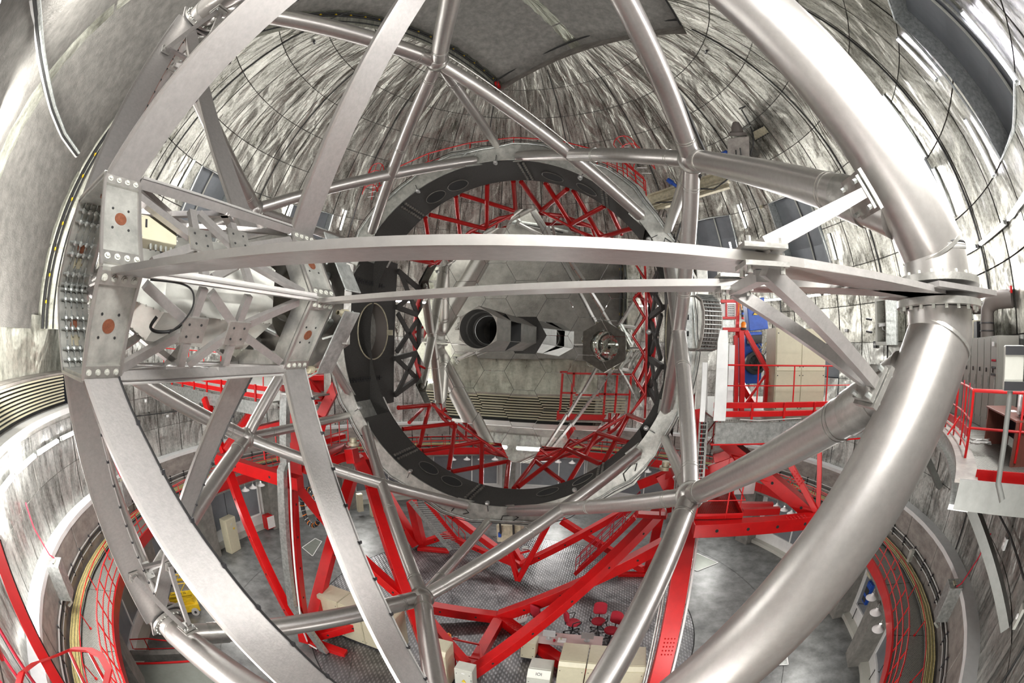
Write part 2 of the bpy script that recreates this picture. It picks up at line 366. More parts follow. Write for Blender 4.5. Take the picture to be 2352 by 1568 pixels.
for a, e0, e1 in ((-118, 0, 62), (-88, 0, 58), (-60, 0, 62), (-24, 0, 68), (4.5, 0, 70), (30, 0, 70), (56.5, 0, 60), (85, 0, 60), (113.5, 0, 48)):   # meridian joints with a black cable
    n = 26; MB().path([sph(a, e0 + (e1 - e0) * i / n, DR - .03) for i in range(n + 1)], .03, 6).build('meridian_cable', 'cable', ceiling, smooth=True)
# shutter behind the slit, frames, lintel
shut = struct('ceiling_upper')
def cap_pt(t, w, r):    # t: angle from +U over the top, w: offset across the slit
    q = sqrt(max(r * r - w * w, .01)); return DC + W * w + U * (q * cos(t)) + Vector((0, 0, q * sin(t)))
tend = pi + .02
for i in range(12):
    for j in range(5):
        t0 = UE - .05 + (tend - UE + .05) * i / 12; t1 = UE - .05 + (tend - UE + .05) * (i + 1) / 12
        w0 = WL - .3 + (WR - WL + .6) * j / 5; w1 = WL - .3 + (WR - WL + .6) * (j + 1) / 5; k = 3
        rr = R2 + random.uniform(-.02, .02)
        v = [cap_pt(t0 + .003 + (t1 - t0 - .006) * b / k, w0 + .02 + (w1 - w0 - .04) * a / k, rr) for b in range(k + 1) for a in range(k + 1)]
        f = [(b * 4 + a, b * 4 + a + 1, b * 4 + a + 5, b * 4 + a + 4) for b in range(3) for a in range(3)]
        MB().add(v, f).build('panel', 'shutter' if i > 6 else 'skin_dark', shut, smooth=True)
v = []; n = 40
for i in range(n + 1):
    t = UE - .05 + (tend - UE + .05) * i / n
    v += [cap_pt(t, WL - .35, R2 + .06), cap_pt(t, 0, R2 + .06), cap_pt(t, WR + .35, R2 + .06)]
MB().add(v, [(i * 3 + k, i * 3 + k + 1, i * 3 + k + 4, i * 3 + k + 3) for i in range(n) for k in (0, 1)]).build('backing', 'concrete', shut)
for w, sgn in ((WL, 1), (WR, -1)):
    v = []; n = 60
    for i in range(n + 1):
        t = UE + (tend - UE) * i / n
        v += [cap_pt(t, w, DR - .02), cap_pt(t, w, R2 + .05), cap_pt(t, w - sgn * .4, R2 + .05), cap_pt(t, w - sgn * .4, DR - .02)]
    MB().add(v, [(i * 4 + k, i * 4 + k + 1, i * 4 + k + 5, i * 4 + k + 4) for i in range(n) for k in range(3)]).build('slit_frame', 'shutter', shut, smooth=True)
    n = 70
    for q, (dw, dr, rad) in enumerate(((.16, .42, .05), (.12, .62, .07), (.05, .18, .035))):
        MB().path([cap_pt(UE + .02 + (tend - UE - .02) * i / n, w + sgn * dw, DR + dr) for i in range(n + 1)], rad, 6).build('rail', 'cable', shut, smooth=True)
    stp = MB()
    for i in range(0, n, 2):
        c = cap_pt(UE + .05 + (tend - UE - .05) * i / n, w + sgn * .14, DR + .5); stp.box(c - Vector((.05, .05, .05)), c + Vector((.05, .05, .05)))
    stp.build('rail_marker', 'yellow', shut, kind='stuff')
v = [cap_pt(UE, WL + (WR - WL) * i / 16, r) for i in range(17) for r in (DR - .02, R2 + .05)]
MB().add(v, [(i * 2, i * 2 + 1, i * 2 + 3, i * 2 + 2) for i in range(16)]).build('lintel', 'liner', shut)
MB().path([cap_pt(UE + .03, WL + (WR - WL) * i / 16, R2 - .12) for i in range(17)], .06, 6).build('lintel_seal', 'cable', shut)
c = cap_pt(UE + .02, WL + .15, DR + .35)
MB().box(c - Vector((.12, .3, .1)), c + Vector((.12, .3, .1))).build('buffer', 'red', shut)

seam = [Vector(p) for p in ((-2.922, -1.552, 4.573), (-4.026, -1.242, 4.865), (-5.373, -0.785, 5.101), (-6.833, -0.174, 5.254), (-8.353, 0.595, 5.281), (-9.812, 1.512, 5.263), (-11.151, 2.578, 5.301))]
MB().path(seam, .07, 8).build('seal_strip', 'cable', shut, smooth=True); MB().path([p + Vector((-.22, 0, .05)) for p in seam], .09, 8).build('seal_rail', 'white', shut, smooth=True); MB().path([p + Vector((.2, 0, .0)) for p in seam], .06, 8).build('seal_rail', 'galv', shut, smooth=True)
# windows: recessed ventilation hatches
for k, (a0, a1) in enumerate(WINS):
    wn = struct('window_%d' % (k + 1), sph((a0 + a1) / 2, 12.5))
    e0, e1 = 12.5, 27.5; n = 6
    fr = MB()
    for (aa, ab, ea, eb) in ((a0, a0, e0, e1), (a1, a1, e0, e1), (a0, a1, e0, e0), (a0, a1, e1, e1)):
        vs = []
        for i in range(n + 1):
            a = aa + (ab - aa) * i / n; e = ea + (eb - ea) * i / n; vs += [sph(a, e, DR - .03), sph(a, e, DR + .75)]
        fr.add(vs, [(2 * i, 2 * i + 1, 2 * i + 3, 2 * i + 2) for i in range(n)])
    fr.build('reveal', 'galv', wn)
    vs = [sph(a0 + (a1 - a0) * i / 4, e0 + (e1 - e0) * j / 4, DR + .7) for j in range(5) for i in range(5)]
    for i in range(2):
        MB().add([sph(a0 + (a1 - a0) * (i + x * .98 + .01) / 2, e0 + (e1 - e0) * y / 3, DR + .7) for y in range(4) for x in (0, .5, 1)], [(y * 3 + x, y * 3 + x + 1, y * 3 + x + 4, y * 3 + x + 3) for y in range(3) for x in range(2)]).build('pane', 'window', wn, label='blue-grey closed hatch leaf')
    mid = (a0 + a1) / 2
    MB().path([sph(mid, e0 + (e1 - e0) * i / 6, DR + .62) for i in range(7)], .05, 6).build('mullion', 'cabgrey', wn)
    tr = MB(); tr.path([sph(a0, e0, DR - .03), sph(a0, e1, DR - .03), sph(mid, e1 + .3, DR - .03), sph(a1, e1, DR - .03), sph(a1, e0, DR - .03), sph(mid, e0 - .3, DR - .03)], .05, 6, closed=True)
    tr.build('edge_trim', 'galv', wn)

# walls below the springing
def wall_ring(name, az0, az1, rows, r, m, step=6, skip=None, up=0):
    wl = struct(name)
    for z0, z1 in rows:
        for a0 in range(az0, az1, step):
            if skip and skip(a0 + step / 2, (z0 + z1) / 2): continue
            rr = r + random.uniform(-.012, .012)
            v = [cyl(a0 + .1 + (step - .2) * i / 2, rr, z) for z in (z0 + .012, (z0 + z1) / 2, z1 - .012) for i in range(3)]
            MB().add(v, [(j * 3 + i, j * 3 + i + 1, j * 3 + i + 4, j * 3 + i + 3) for j in range(2) for i in range(2)]).build('panel', m, wl, smooth=True)
    MB().add([cyl(az0 + (az1 - az0) * i / 60, r + .05, z) for z in (rows[-1][0], rows[0][1]) for i in range(61)], [(i, i + 1, i + 62, i + 61) for i in range(60)] if not skip else
             [(i, i + 1, i + 62, i + 61) for i in range(60) if not skip(az0 + (az1 - az0) * (i + .5) / 60, -1)]).build('backing', 'concrete', wl)
    return wl
inslit = lambda a, z: -174 < a < -132 and z > -2.9
rows = [(-1.85, 0), (-3.4, -1.85), (-5.0, -3.4), (-6.5, -5.0)]
doorcell = lambda a, z: (60 <= a <= 72 and -1.85 < z) 
wl = wall_ring('wall_left', -180, 0, rows, DR, 'wallskin', skip=lambda a, z: inslit(a, z))
wr = wall_ring('wall_right', 0, 180, rows, DR, 'wallskin', skip=lambda a, z: doorcell(a, z))
MB().arc(DR + .02, DR + .08, -6.5, -2.9, -174, -132, 12).build('backing', 'concrete', wl)
# windscreen louvres across the slit
for k in range(9):
    z = -1.88 - k * .105
    MB().arc(DR - .07, DR - .02, z - .05, z, -178, -133.5, 24).build('louvre_slat', 'beige', wl)
MB().arc(DR + .10, DR + .14, -2.95, -1.8, -178, -133, 20).build('louvre_backing', 'hole', wl)
MB().arc(DR - .45, DR + .05, -3.12, -2.93, -180, -132, 24).build('louvre_sill', 'white', wl)
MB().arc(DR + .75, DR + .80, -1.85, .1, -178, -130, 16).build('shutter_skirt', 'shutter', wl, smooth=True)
MB().arc(DR - .02, DR + .8, -1.87, -1.80, -178, -130, 16).build('shutter_ledge', 'liner', wl)
# doorway in the right wall
dr = struct('door_1', cyl(66, DR, -1.85))
MB().add([cyl(60 + i * 3, DR + .55, z) for z in (-1.85, 0) for i in range(5)], [(i, i + 1, i + 6, i + 5) for i in range(4)]).build('door_leaf', 'window', dr)
for a in (60, 72): MB().add([cyl(a, DR, -1.85), cyl(a, DR + .6, -1.85), cyl(a, DR + .6, 0), cyl(a, DR, 0)], [(0, 1, 2, 3)]).build('door_jamb', 'galv', dr)
MB().arc(DR, DR + .6, -.02, 0.03, 60, 72, 4).build('door_head', 'galv', dr)
# cap of the concrete ring, ring wall, ring walkway
MB().arc(16.85, 17.42, -6.62, -6.45, -180, 180, 90).build('trim_1', 'white', None, kind='structure')
lw = struct('wall_inner')
for a0 in range(-180, 180, 10):
    MB().arc(16.86, 16.92, -8.35, -6.62, a0 + .12, a0 + 9.88, 4).build('panel', 'liner', lw)
MB().arc(16.93, 16.98, -8.4, -6.6, -180, 180, 72).build('backing', 'concrete', lw)
rail_path = lambda r, z, a0, a1, n: [cyl(a0 + (a1 - a0) * i / n, r, z) for i in range(n + 1)]
walk = thing('ring_walkway', 'round steel grating walkway with cable trays along the ring wall over the floor', 'walkway', (0, CY, -8.3))
for a0 in range(-180, 180, 12):
    MB().arc(15.15, 16.86, -8.36, -8.30, a0 + .08, a0 + 11.92, 5).build('grating_panel', 'grating', walk)
for a0 in range(-180, 180, 20):
    MB().arc(15.08, 15.15, -8.52, -8.08, a0 + .05, a0 + 19.95, 8).build('kick_plate', 'red', walk)
MB().arc(15.16, 15.26, -8.62, -8.38, -180, 180, 72).build('edge_beam', 'red', walk)
for k in range(6):
    r = 16.42 + .06 * k
    MB().path([cyl(-180 + 5 * i, r, -8.12 + (.02 if k % 2 else 0)) for i in range(73)][:-1], .024, 5, closed=True).build('cable', 'cable_y', walk, smooth=True)
MB().arc(16.38, 16.78, -8.2, -8.17, -180, 180, 72).build('cable_tray', 'galv', walk)
for k, z in enumerate((-7.75, -7.62, -7.5)):
    MB().path([cyl(-180 + 5 * i, 16.80, z) for i in range(72)], .03, 5, closed=True).build('cable', 'cable' if k == 1 else 'cable_g', walk, smooth=True)
clip = MB()
for a in range(-180, 180, 4): clip.obox(cyl(a, 16.79, -7.62), Vector((.03, 0, 0)), Vector((0, .03, 0)), Vector((0, 0, .22)))
clip.build('cable_clip', 'plastic', walk, kind='stuff')
rl = thing('ring_railing', 'red tubular guard rail round the inner edge of the ring walkway', 'railing', (0, CY, -8.3))
for z, r in ((-7.25, 15.30), (-7.58, 15.24), (-7.9, 15.2)):
    MB().path(rail_path(r, z, -180, 175, 71), .026, 6, closed=True).build('handrail' if z > -7.3 else 'mid_rail', 'red', rl, smooth=True)
for a in range(-180, 180, 4):
    MB().tube(cyl(a, 15.14, -8.35), cyl(a, 15.31, -7.24), .024, n=6).build('post', 'red', rl, smooth=True)
sr = thing('cable_tray_railing', 'low thin red rail on stubby posts beside the cable tray of the ring walkway', 'railing', (0, CY, -8.3))
MB().path(rail_path(16.18, -7.75, -180, 175, 71), .018, 6, closed=True).build('handrail', 'red', sr, smooth=True)
for a in range(-176, 180, 8):
    MB().tube(cyl(a, 16.05, -8.3), cyl(a, 16.18, -7.76), .02, n=6).tube(cyl(a, 16.05, -8.3), cyl(a, 16.05, -8.27), .05, n=8).build('post', 'red', sr, smooth=True)

# lower walls: white wall between dark piers, blue-grey windows
fw = struct('wall_lower', (0, CY, FZ)); nwin = 7
MB().arc(16.3, 16.36, FZ, -8.4, -180, 180, 72).build('wall_face', 'white', fw)
MB().arc(15.2, 16.9, -8.75, -8.63, -180, 180, 72).build('soffit', 'concrete', fw)
piers = [-168, -150, -126, -104, -82, -60, -38, -14, 10, 34, 56, 78, 92, 106, 128, 150, 168]
for a in piers:
    MB().obox(cyl(a, 15.9, (FZ - 8.6) / 2), cyl(a + 90, .5) - DC, cyl(a, .55) - DC, Vector((0, 0, (-8.6 - FZ) / 2))).build('pier', 'concrete', fw)
for i in range(len(piers) - 1):
    m0 = (piers[i] + piers[i + 1]) / 2; hw = (piers[i + 1] - piers[i]) / 2 - 3.2
    if hw < 3: continue
    wn = struct('window_%d' % nwin, cyl(m0, 16.2, FZ + 1.1)); nwin += 1
    MB().arc(16.20, 16.26, FZ + 1.0, -8.9, m0 - hw, m0 + hw, 6).build('pane', 'window', wn)
    f = MB(); f.arc(16.12, 16.28, FZ + .92, FZ + 1.02, m0 - hw, m0 + hw, 6); f.arc(16.12, 16.28, -8.95, -8.85, m0 - hw, m0 + hw, 6)
    for a in (m0 - hw, m0 + hw, m0 + hw * .2): f.obox(cyl(a, 16.2, (FZ - 7.9) / 2), cyl(a + 90, .04) - DC, cyl(a, .07) - DC, Vector((0, 0, 1.25)))
    f.build('window_frame', 'white', wn)
MB().arc(15.9, 16.3, FZ, FZ + .22, -180, 180, 72).build('baseboard_lower', 'cabgrey', None, kind='structure')
fl = struct('floor', (0, CY, FZ))
def disc(r0, r1, z, a0, a1, n):
    return MB().add([cyl(a0 + (a1 - a0) * i / n, r, z) for i in range(n + 1) for r in (r0, r1)], [(2 * i, 2 * i + 1, 2 * i + 3, 2 * i + 2) for i in range(n)])
for a0 in range(-180, 180, 30):
    disc(8.48, 12.4, FZ, a0 + .03, a0 + 29.97, 8).build('floor_plate', 'floorgrey', fl)
    disc(12.42, 16.4, FZ, a0 + .03, a0 + 29.97, 8).build('floor_plate', 'floorgrey', fl)
disc(0, 17.4, FZ - .03, -180, 180, 72).build('subfloor', 'concrete', fl)
# the turning plate: rectangular sheets of chequer plate clipped to the disc
pl = 2.1
for i in range(-4, 4):
    for j in range(-8, 8):
        x0, x1, y0, y1 = i * pl + .008, (i + 1) * pl - .008, j * 1.05 + .006, (j + 1) * 1.05 - .006
        if min(abs(x0), abs(x1)) ** 2 + min(abs(y0), abs(y1)) ** 2 > 8.3 ** 2: continue
        pv = [(x0, y0), (x1, y0), (x1, y1), (x0, y1)]
        if max(x * x + y * y for x, y in pv) > 8.42 ** 2:
            bm = bmesh.new(); f = bm.faces.new([bm.verts.new((x, y, 0)) for x, y in pv])
            for q in range(72):
                a = 2 * pi * q / 72; bmesh.ops.bisect_plane(bm, geom=bm.verts[:] + bm.edges[:] + bm.faces[:], plane_co=(8.42 * cos(a), 8.42 * sin(a), 0), plane_no=(cos(a), sin(a), 0), clear_outer=True)
            if not bm.faces: bm.free(); continue
            bm.faces.ensure_lookup_table(); pv = [(x.co.x, x.co.y) for x in bm.faces[0].verts]; bm.free()
        a = R(26); vv = [(x * cos(a) - y * sin(a), CY + x * sin(a) + y * cos(a), FZ + .012) for x, y in pv]
        MB().add(vv, [tuple(range(len(vv)))]).build('floor_plate', 'plate', fl)
MB().add([(x, y, FZ + .006) for x, y in ((0, 0), (0, 0), (0, 0))][:0] + [cyl(5 * i, r, FZ + .004) for i in range(73) for r in (8.43, 8.48)], [(2 * i, 2 * i + 1, 2 * i + 3, 2 * i + 2) for i in range(72)]).build('joint_ring', 'hole', fl)
for q in (((9.614, 22.691, -12.280), (10.674, 21.361, -12.280), (9.292, 20.477, -12.280), (8.844, 21.067, -12.280)),
          ((-12.154, 16.306, -12.280), (-12.325, 17.784, -12.280), (-11.731, 17.699, -12.280), (-10.959, 15.848, -12.280)),
          ((4.406, 29.891, -12.280), (6.362, 29.894, -12.280), (7.283, 28.813, -12.280), (5.378, 28.109, -12.280))):
    MB().add(q, [(0, 1, 2, 3)]).build('hatch_plate', 'patch', fl); q = [Vector(p) + Vector((0, 0, .006)) for p in q]
    for i in range(4): MB().beam(q[i], q[(i + 1) % 4], .05, .01).build('painted_line', 'lineW', fl)
q = ((10.778, 13.699, -12.280), (12.375, 13.420, -12.280), (12.073, 11.791, -12.280), (10.416, 12.150, -12.280))
MB().add(q, [(0, 1, 2, 3)]).build('hatch_plate', 'galv', fl)
for i in range(4): MB().beam(Vector(q[i]) + Vector((0, 0, .006)), Vector(q[(i + 1) % 4]) + Vector((0, 0, .006)), .05, .01).build('painted_line', 'lineW', fl)
MB().lathe((0.666, 15.182, -12.280), (0, 0, 1), [(0, .0), (0.03, .45), (.0, .5)], 20).build('cover_plate', 'white', fl)

# ------------------------------------------------------------------ the telescope's tube
T = thing('telescope', 'huge silver telescope tube of welded struts with a segmented mirror, lying horizontally', 'telescope', (0, 15.4, -7))
RV, RY, RR = 7.0, 2.78, .35
NR, NY = 6.6, 7.93
V6 = [pol(RV, 60 * k, RY) for k in range(6)]
NOD = [pol(NR, 30 + 60 * k, NY) for k in range(6)]
for k in range(6):       # top ring: six thick tubes between flanged corners
    p, q = V6[k], V6[(k + 1) % 6]; d = (q - p).normalized()
    tg0 = Vector((-sin(R(60 * k)), 0, cos(R(60 * k)))); tg1 = Vector((-sin(R(60 * k + 60)), 0, cos(R(60 * k + 60))))
    a, b = p + tg0 * .34, q - tg1 * .34
    a2, b2 = p + tg0 * .12, q - tg1 * .12
    mb = MB(); mb.path([a2, a, a + d * .05, b - d * .05, b, b2], RR, 28)
    o = mb.build('ring_tube', 'silver', T, smooth=True)
    MB().path([a + d * .03, a + d * .06], RR + .012, 28).path([b - d * .06, b - d * .03], RR + .012, 28).build('weld_seam', 'silver_d', o, smooth=True)
    bb = MB()
    for s in (-1, 1):
        f = MB().lathe(p + tg0 * (.06 * s), tg0 * s, [(0, 0), (0, .46), (.055, .46), (.055, .36)], 32).build('ring_flange', 'silver_d', T, smooth=True)
        for j in range(20):
            t = 2 * pi * j / 20; rad = Vector((cos(R(60 * k)), 0, sin(R(60 * k))))
            c = p + tg0 * (.115 * s) + rad * (.41 * cos(t)) + Vector((0, 1, 0)) * (.41 * sin(t)); bb.tube(c, c + tg0 * (.03 * s), .018, n=6)
    bb.build('bolt_circle', 'cabgrey', f)
    MB().obox(p + tg0 * 0, Vector((cos(R(60 * k)), 0, sin(R(60 * k)))) * .46, (0, .46, 0), tg0 * .02).build('flange_gasket', 'silver_flat', T)
# the ring tube's cables on the right-hand upper tube
p, q = V6[0], V6[1]; d = (q - p).normalized(); out = Vector((cos(R(30)), 0, sin(R(30))))
for j in range(3):
    off = (out * .9 + Vector((0, .38, 0))).normalized() * (RR + .02) + Vector((0, .03 * j, 0))
    MB().path(smooth([p + Vector((-.30, -.12, .34 + .02 * j)), p + Vector((-.12, -.32, .33 + .02 * j)), p + Vector((.15, -.31, .36 + .02 * j)), p + Vector((.33, -.05, .40)), p + d * .62 + off]) + [p + d * (.8 + .6 * i) + off + Vector((0, random.uniform(-.01, .01), 0)) for i in range(11)], .016, 6).build('cable', ('cable_g', 'cable_g', 'cable')[j], T, smooth=True)
cl = MB()
for i in range(12):
    c = p + d * (.7 + .55 * i); cl.path([c + (out * cos(x) + Vector((0, sin(x), 0))) * (RR + .045) for x in (.1, .25, .4, .55, .7)], .012, 5)
cl.build('cable_clip', 'silver_d', T, kind='stuff')

def strut(p, q, r, name='strut', collars=(), end=None, r2=None, m='silver'):
    p, q = Vector(p), Vector(q); d = (q - p).normalized()
    o = MB().tube(p, q, r, r2, 24).build(name, m, T, smooth=True)
    if collars:
        mb = MB()
        for c in collars: mb.tube(p + d * (c - .012), p + d * (c + .012), r + .010, n=24); mb.tube(p + d * (c + .05), p + d * (c + .065), r + .007, n=24)
        mb.build('weld_seam', 'silver_d', o, smooth=True)
    return o
RIN = .185
for k in range(6):
    n0 = NOD[k]
    for v, nb in ((V6[k], (k + 1) % 6), (V6[(k + 1) % 6], k)):
        tg = (V6[nb] - v).normalized(); s = v + tg * .75 + Vector((0, .12, 0))
        d = (n0 - s); L = d.length
        o = strut(s, n0, .215, 'outer_strut', (1.05, L - .62))
        MB().tube(s + d.normalized() * .45, s + d.normalized() * .85, .232, n=24).build('strut_sleeve', 'silver_d', o, smooth=True)
    ph = 30 + 60 * k; rad = Vector((cos(R(ph)), 0, sin(R(ph))))
    nd = MB().lathe(n0 - Vector((0, .30, 0)), (0, 1, 0), [(0, 0), (.02, .15), (.08, .23), (.2, .275), (.34, .275), (.46, .24), (.54, .16), (.56, 0)], 28).build('node', 'silver', T, smooth=True)
    MB().lathe(n0 + Vector((0, .02, 0)) - rad * .0, (0, 1, 0), [(-.02, .27), (-.02, .31), (.03, .31), (.03, .27)], 28).build('node_rim', 'silver_d', nd, smooth=True)
    for s in (-1, 1):
        e = pol(6.13, ph + 52.3 * s, 13.22); o = strut(n0, e, RIN, 'inner_strut', (.62, 3.3))
        d = (e - n0).normalized()
        MB().tube(e - d * .02, e + d * .16, RIN * .99, RIN * .55, 24).build('strut_tip', 'silver_d', o, smooth=True)
        eye = e - Vector((0, .001, 0)) - d * .14; side = d.cross(Vector((0, 1, 0))).normalized()
        MB().tube(eye - Vector((0, RIN + .004, 0)), eye - Vector((0, .05, 0)), .055, n=14).build('drain_eye', 'hole', o)
        MB().obox(e + Vector((0, .02, 0)) - d * .10, d * .34, side * (RIN + .05), Vector((0, .012, 0))).build('foot_plate', 'cast', o)
    e = pol(6.62, ph, 13.25); o = strut(n0 + Vector((0, .1, 0)), e, .15, 'radial_strut', (1.0,))
for k in range(6):       # crossings of the inner struts
    mid = pol(5.72, 60 * k, 10.95)
    a = NOD[k - 1]; b = pol(6.13, 30 + 60 * (k - 1) + 52.3, 13.22); c = NOD[k]; dd = pol(6.13, 30 + 60 * k - 52.3, 13.22)
    t = (0 - 0); u = b - a; 
    best = min(((a + u * i / 200) for i in range(201)), key=lambda P: abs(P.dot(Vector((-sin(R(60 * k)), 0, cos(R(60 * k)))))))
    MB().lathe(best - Vector((0, .16, 0)), (0, 1, 0), [(0, .02), (.03, .15), (.1, .195), (.22, .195), (.3, .14), (.33, .02)], 24).build('crossing_node', 'silver', T, smooth=True)
# strut cables
a = NOD[1] + Vector((.2, 0, .2)); b = pol(6.13, 30 + 60 - 52.3, 13.22) + Vector((.12, 0, .16))
MB().path([a + (b - a) * i / 10 for i in range(11)], .022, 6).build('conduit', 'silver_d', T, smooth=True)
a = V6[1] + Vector((.5, .8, -.9)); b = NOD[0] + Vector((.25, -.2, .15))
MB().path([a + (b - a) * i / 14 + Vector((random.uniform(-.02, .02), 0, random.uniform(-.02, .02))) for i in range(15)], .032, 6).build('cable', 'cable', T, smooth=True)
MB().path([NOD[0] + Vector((.16, .1, -.3)), NOD[0] + Vector((.1, 1.2, -.55)), NOD[0] + Vector((.1, 3.0, -.5)), NOD[0] + Vector((.2, 5.0, -.5))], .035, 6).build('cable', 'cable', T, smooth=True)

# spider: twelve blades between ring corners and the secondary's frame, each with its braces
NV = {0: ((.95, 1.10), (6.75, 2.44), (.95, 1.42), (6.75, 2.82))}
FV = {0: ((.95, 3.70), (6.75, 2.46), (.95, 3.95), (6.75, 2.80))}
for k in range(6):
    ph = 60 * k; tg = Vector((-sin(R(ph)), 0, cos(R(ph)))); zo = -.025 if k == 0 else 0
    nv = NV.get(k, ((.93, 1.0), (6.8, 2.18), (.93, 1.36), (6.8, 2.70))); fv = FV.get(k, ((.93, 3.60), (6.8, 2.34), (.93, 3.98), (6.8, 2.72)))
    for nm, q in (('near', nv), ('far', fv)):
        poly = [pol(q[0][0], ph, q[0][1]), pol(q[1][0], ph, q[1][1]), pol(q[3][0], ph, q[3][1]), pol(q[2][0], ph, q[2][1])]
        poly = [p + tg * (-.022 + zo) for p in poly]
        o = MB().prism(poly, tg * .044).build('spider_vane', 'silver_flat', T)
        # welded lip along the near edge
        sgn = 1 if nm == 'near' else -1
        ea, eb = pol(q[0][0], ph, q[0][1]) + tg * zo, pol(q[1][0] * .9, ph, q[0][1] + (q[1][1] - q[0][1]) * .9) + tg * zo
        MB().beam(ea, eb, .035, .05, tg).build('vane_edge', 'silver', o)
        ea, eb = pol(q[2][0], ph, q[2][1]) + tg * (.03 + zo), pol(q[3][0] * .9, ph, q[2][1] + (q[3][1] - q[2][1]) * .9) + tg * (.03 + zo)
        n = 16; MB().path([ea + (eb - ea) * i / n + Vector((0, random.uniform(-.006, .006), 0)) for i in range(n + 1)], .012, 6).build('cable', 'cable' if (k + (nm == 'far')) % 2 else 'cable_r' if k in (2,) else 'cable_g', o, smooth=True)
        tk = MB()
        for i in range(1, 12):
            c = ea + (eb - ea) * i / 12; tk.box(c - Vector((.018, .018, .018)), c + Vector((.018, .018, .018)))
        tk.build('cable_tie', 'plastic', o, kind='stuff')
    B1 = pol(4.87, ph, 2.02) + tg * zo; B2 = pol(4.95, ph, 2.88) + tg * zo
    Cs = [V6[k] + (V6[(k + s) % 6] - V6[k]).normalized() * 1.05 for s in (1, -1)]
    for s, Cc in zip((1, -1), Cs):
        inw = Vector((-cos(R(ph + 30 * s)), 0, -sin(R(ph + 30 * s)))); c = Cc + inw * (RR + .02)
        br = MB(); bq = MB(); ct = (V6[(k + s) % 6] - V6[k]).normalized()
        br.obox(c, ct * .17, inw * .022, Vector((0, .16, 0))); br.obox(c + inw * .05, ct * .14, inw * .018, Vector((0, .14, 0)))
        for i in (-1, 1):
            for j in (-1, 1): bq.tube(c + ct * (.11 * i) + Vector((0, .11 * j, 0)) - inw * .05, c + ct * (.11 * i) + Vector((0, .11 * j, 0)) + inw * .11, .022, n=6)
        bo = br.build('brace_bracket', 'silver_d', T); bq.build('plate_bolt', 'galv', bo)
        MB().beam(c + inw * .06 + Vector((0, -.07, 0)), B1 + tg * s * .05, .085, .10, (0, 1, 0)).build('vane_brace', 'silver_flat', T)
        if s == -1 or k: MB().beam(c + inw * .06 + Vector((0, .07, 0)), B2 + tg * s * .05, .085, .09, (0, 1, 0)).build('vane_brace', 'silver_flat', T)
    MB().beam(B1 - tg * .09, B2 - tg * .05, .07, .06, tg).build('vane_brace', 'silver_flat', T)
    for Bp in (B1, B2):
        rad = Vector((cos(R(ph)), 0, sin(R(ph))))
        for s in (-1, 1):
            MB().obox(Bp + tg * .045 * s, rad * .12, Vector((0, .10, 0)), tg * .012).build('vane_bracket', 'silver_d', T); pl_ = MB()
            for i in (-1, 1):
                for j in (-1, 1): c = Bp + rad * (.09 * i) + Vector((0, .07 * j, 0)) + tg * .055 * s; pl_.tube(c, c + tg * .035 * s, .015, n=6)
            pl_.build('plate_bolt', 'silver_d', T)

# secondary mirror frame: six-sided welded cage
S = MB().add([pol(r, 60 * k, y) for y in (3.56, 3.60) for r in (.70, .93) for k in range(6)], [(i + b, (i + 1) % 6 + b, (i + 1) % 6 + b + 6, i + b + 6) for b in (0, 12) for i in range(6)] + [(i + b, (i + 1) % 6 + b, (i + 1) % 6 + b + 12, i + b + 12) for b in (0, 6) for i in range(6)]).build('secondary_cage', 'silver_d', T)
S['label'] = 'six-sided welded cage that carries the secondary mirror'
hr = .95
def hexp(k, y, r=hr): return pol(r, 60 * k, y)
for k in range(6):
    a, b = hexp(k, 0), hexp(k + 1, 0); nrm = pol(1, 60 * k + 30, 0); tg = (b - a).normalized()
    for (y0, y1) in ((.98, 1.38), (3.58, 3.98)):
        q = [a + Vector((0, y0, 0)), b + Vector((0, y0, 0)), b + Vector((0, y1, 0)), a + Vector((0, y1, 0))]
        o = MB().prism(q, -nrm * .035).build('cage_plate', 'cast', S)
        mid = (a + b) / 2 + Vector((0, (y0 + y1) / 2, 0))
        MB().tube(mid - nrm * .06, mid + nrm * .006, .062, n=20).build('port', 'copper', S)
        h = MB()
        for i in (-1, 1):
            for j in (-1, 1): c = mid + tg * (.1 * i) + Vector((0, .085 * j, 0)); h.tube(c - nrm * .02, c + nrm * .004, .013, n=8)
        h.build('port_bolt', 'hole', S)
        # corner flanges
        for e, sg in ((a, 1), (b, -1)):
            c = e + tg * (.075 * sg) + Vector((0, (y0 + y1) / 2, 0)); MB().obox(c + nrm * .012, tg * .055, nrm * .012, Vector((0, (y1 - y0) / 2 - .01, 0))).build('corner_flange', 'silver_d', S)
        bb = MB()
        for e, sg in ((a, 1), (b, -1)):
            for j in range(4): c = e + tg * (.075 * sg) + Vector((0, y0 + .055 + j * (y1 - y0 - .11) / 3, 0)) + nrm * .022; bb.lathe(c, nrm, [(0, .03), (.008, .03), (.01, .018), (.022, .018), (.022, 0)], 10)
        bb.build('flange_bolt', 'cabgrey', S)
        for sg in (1, -1):
            yy = y0 if sg == 1 else y1
            MB().beam(a + Vector((0, yy, 0)) + nrm * .012, b + Vector((0, yy, 0)) + nrm * .012, .03, .03, nrm).build('weld_bead', 'silver', S)
    # longeron along each corner and one inside each face
    MB().beam(hexp(k, 1.38), hexp(k, 3.6), .085, .085, pol(1, 60 * k, 0)).build('cage_longeron', 'silver_flat', S)
    MB().path([hexp(k, 1.4, hr + .055) , hexp(k, 2.1, hr + .06), hexp(k, 2.9, hr + .055), hexp(k, 3.6, hr + .06)], .013, 6).build('cable', 'cable_g', S, smooth=True)
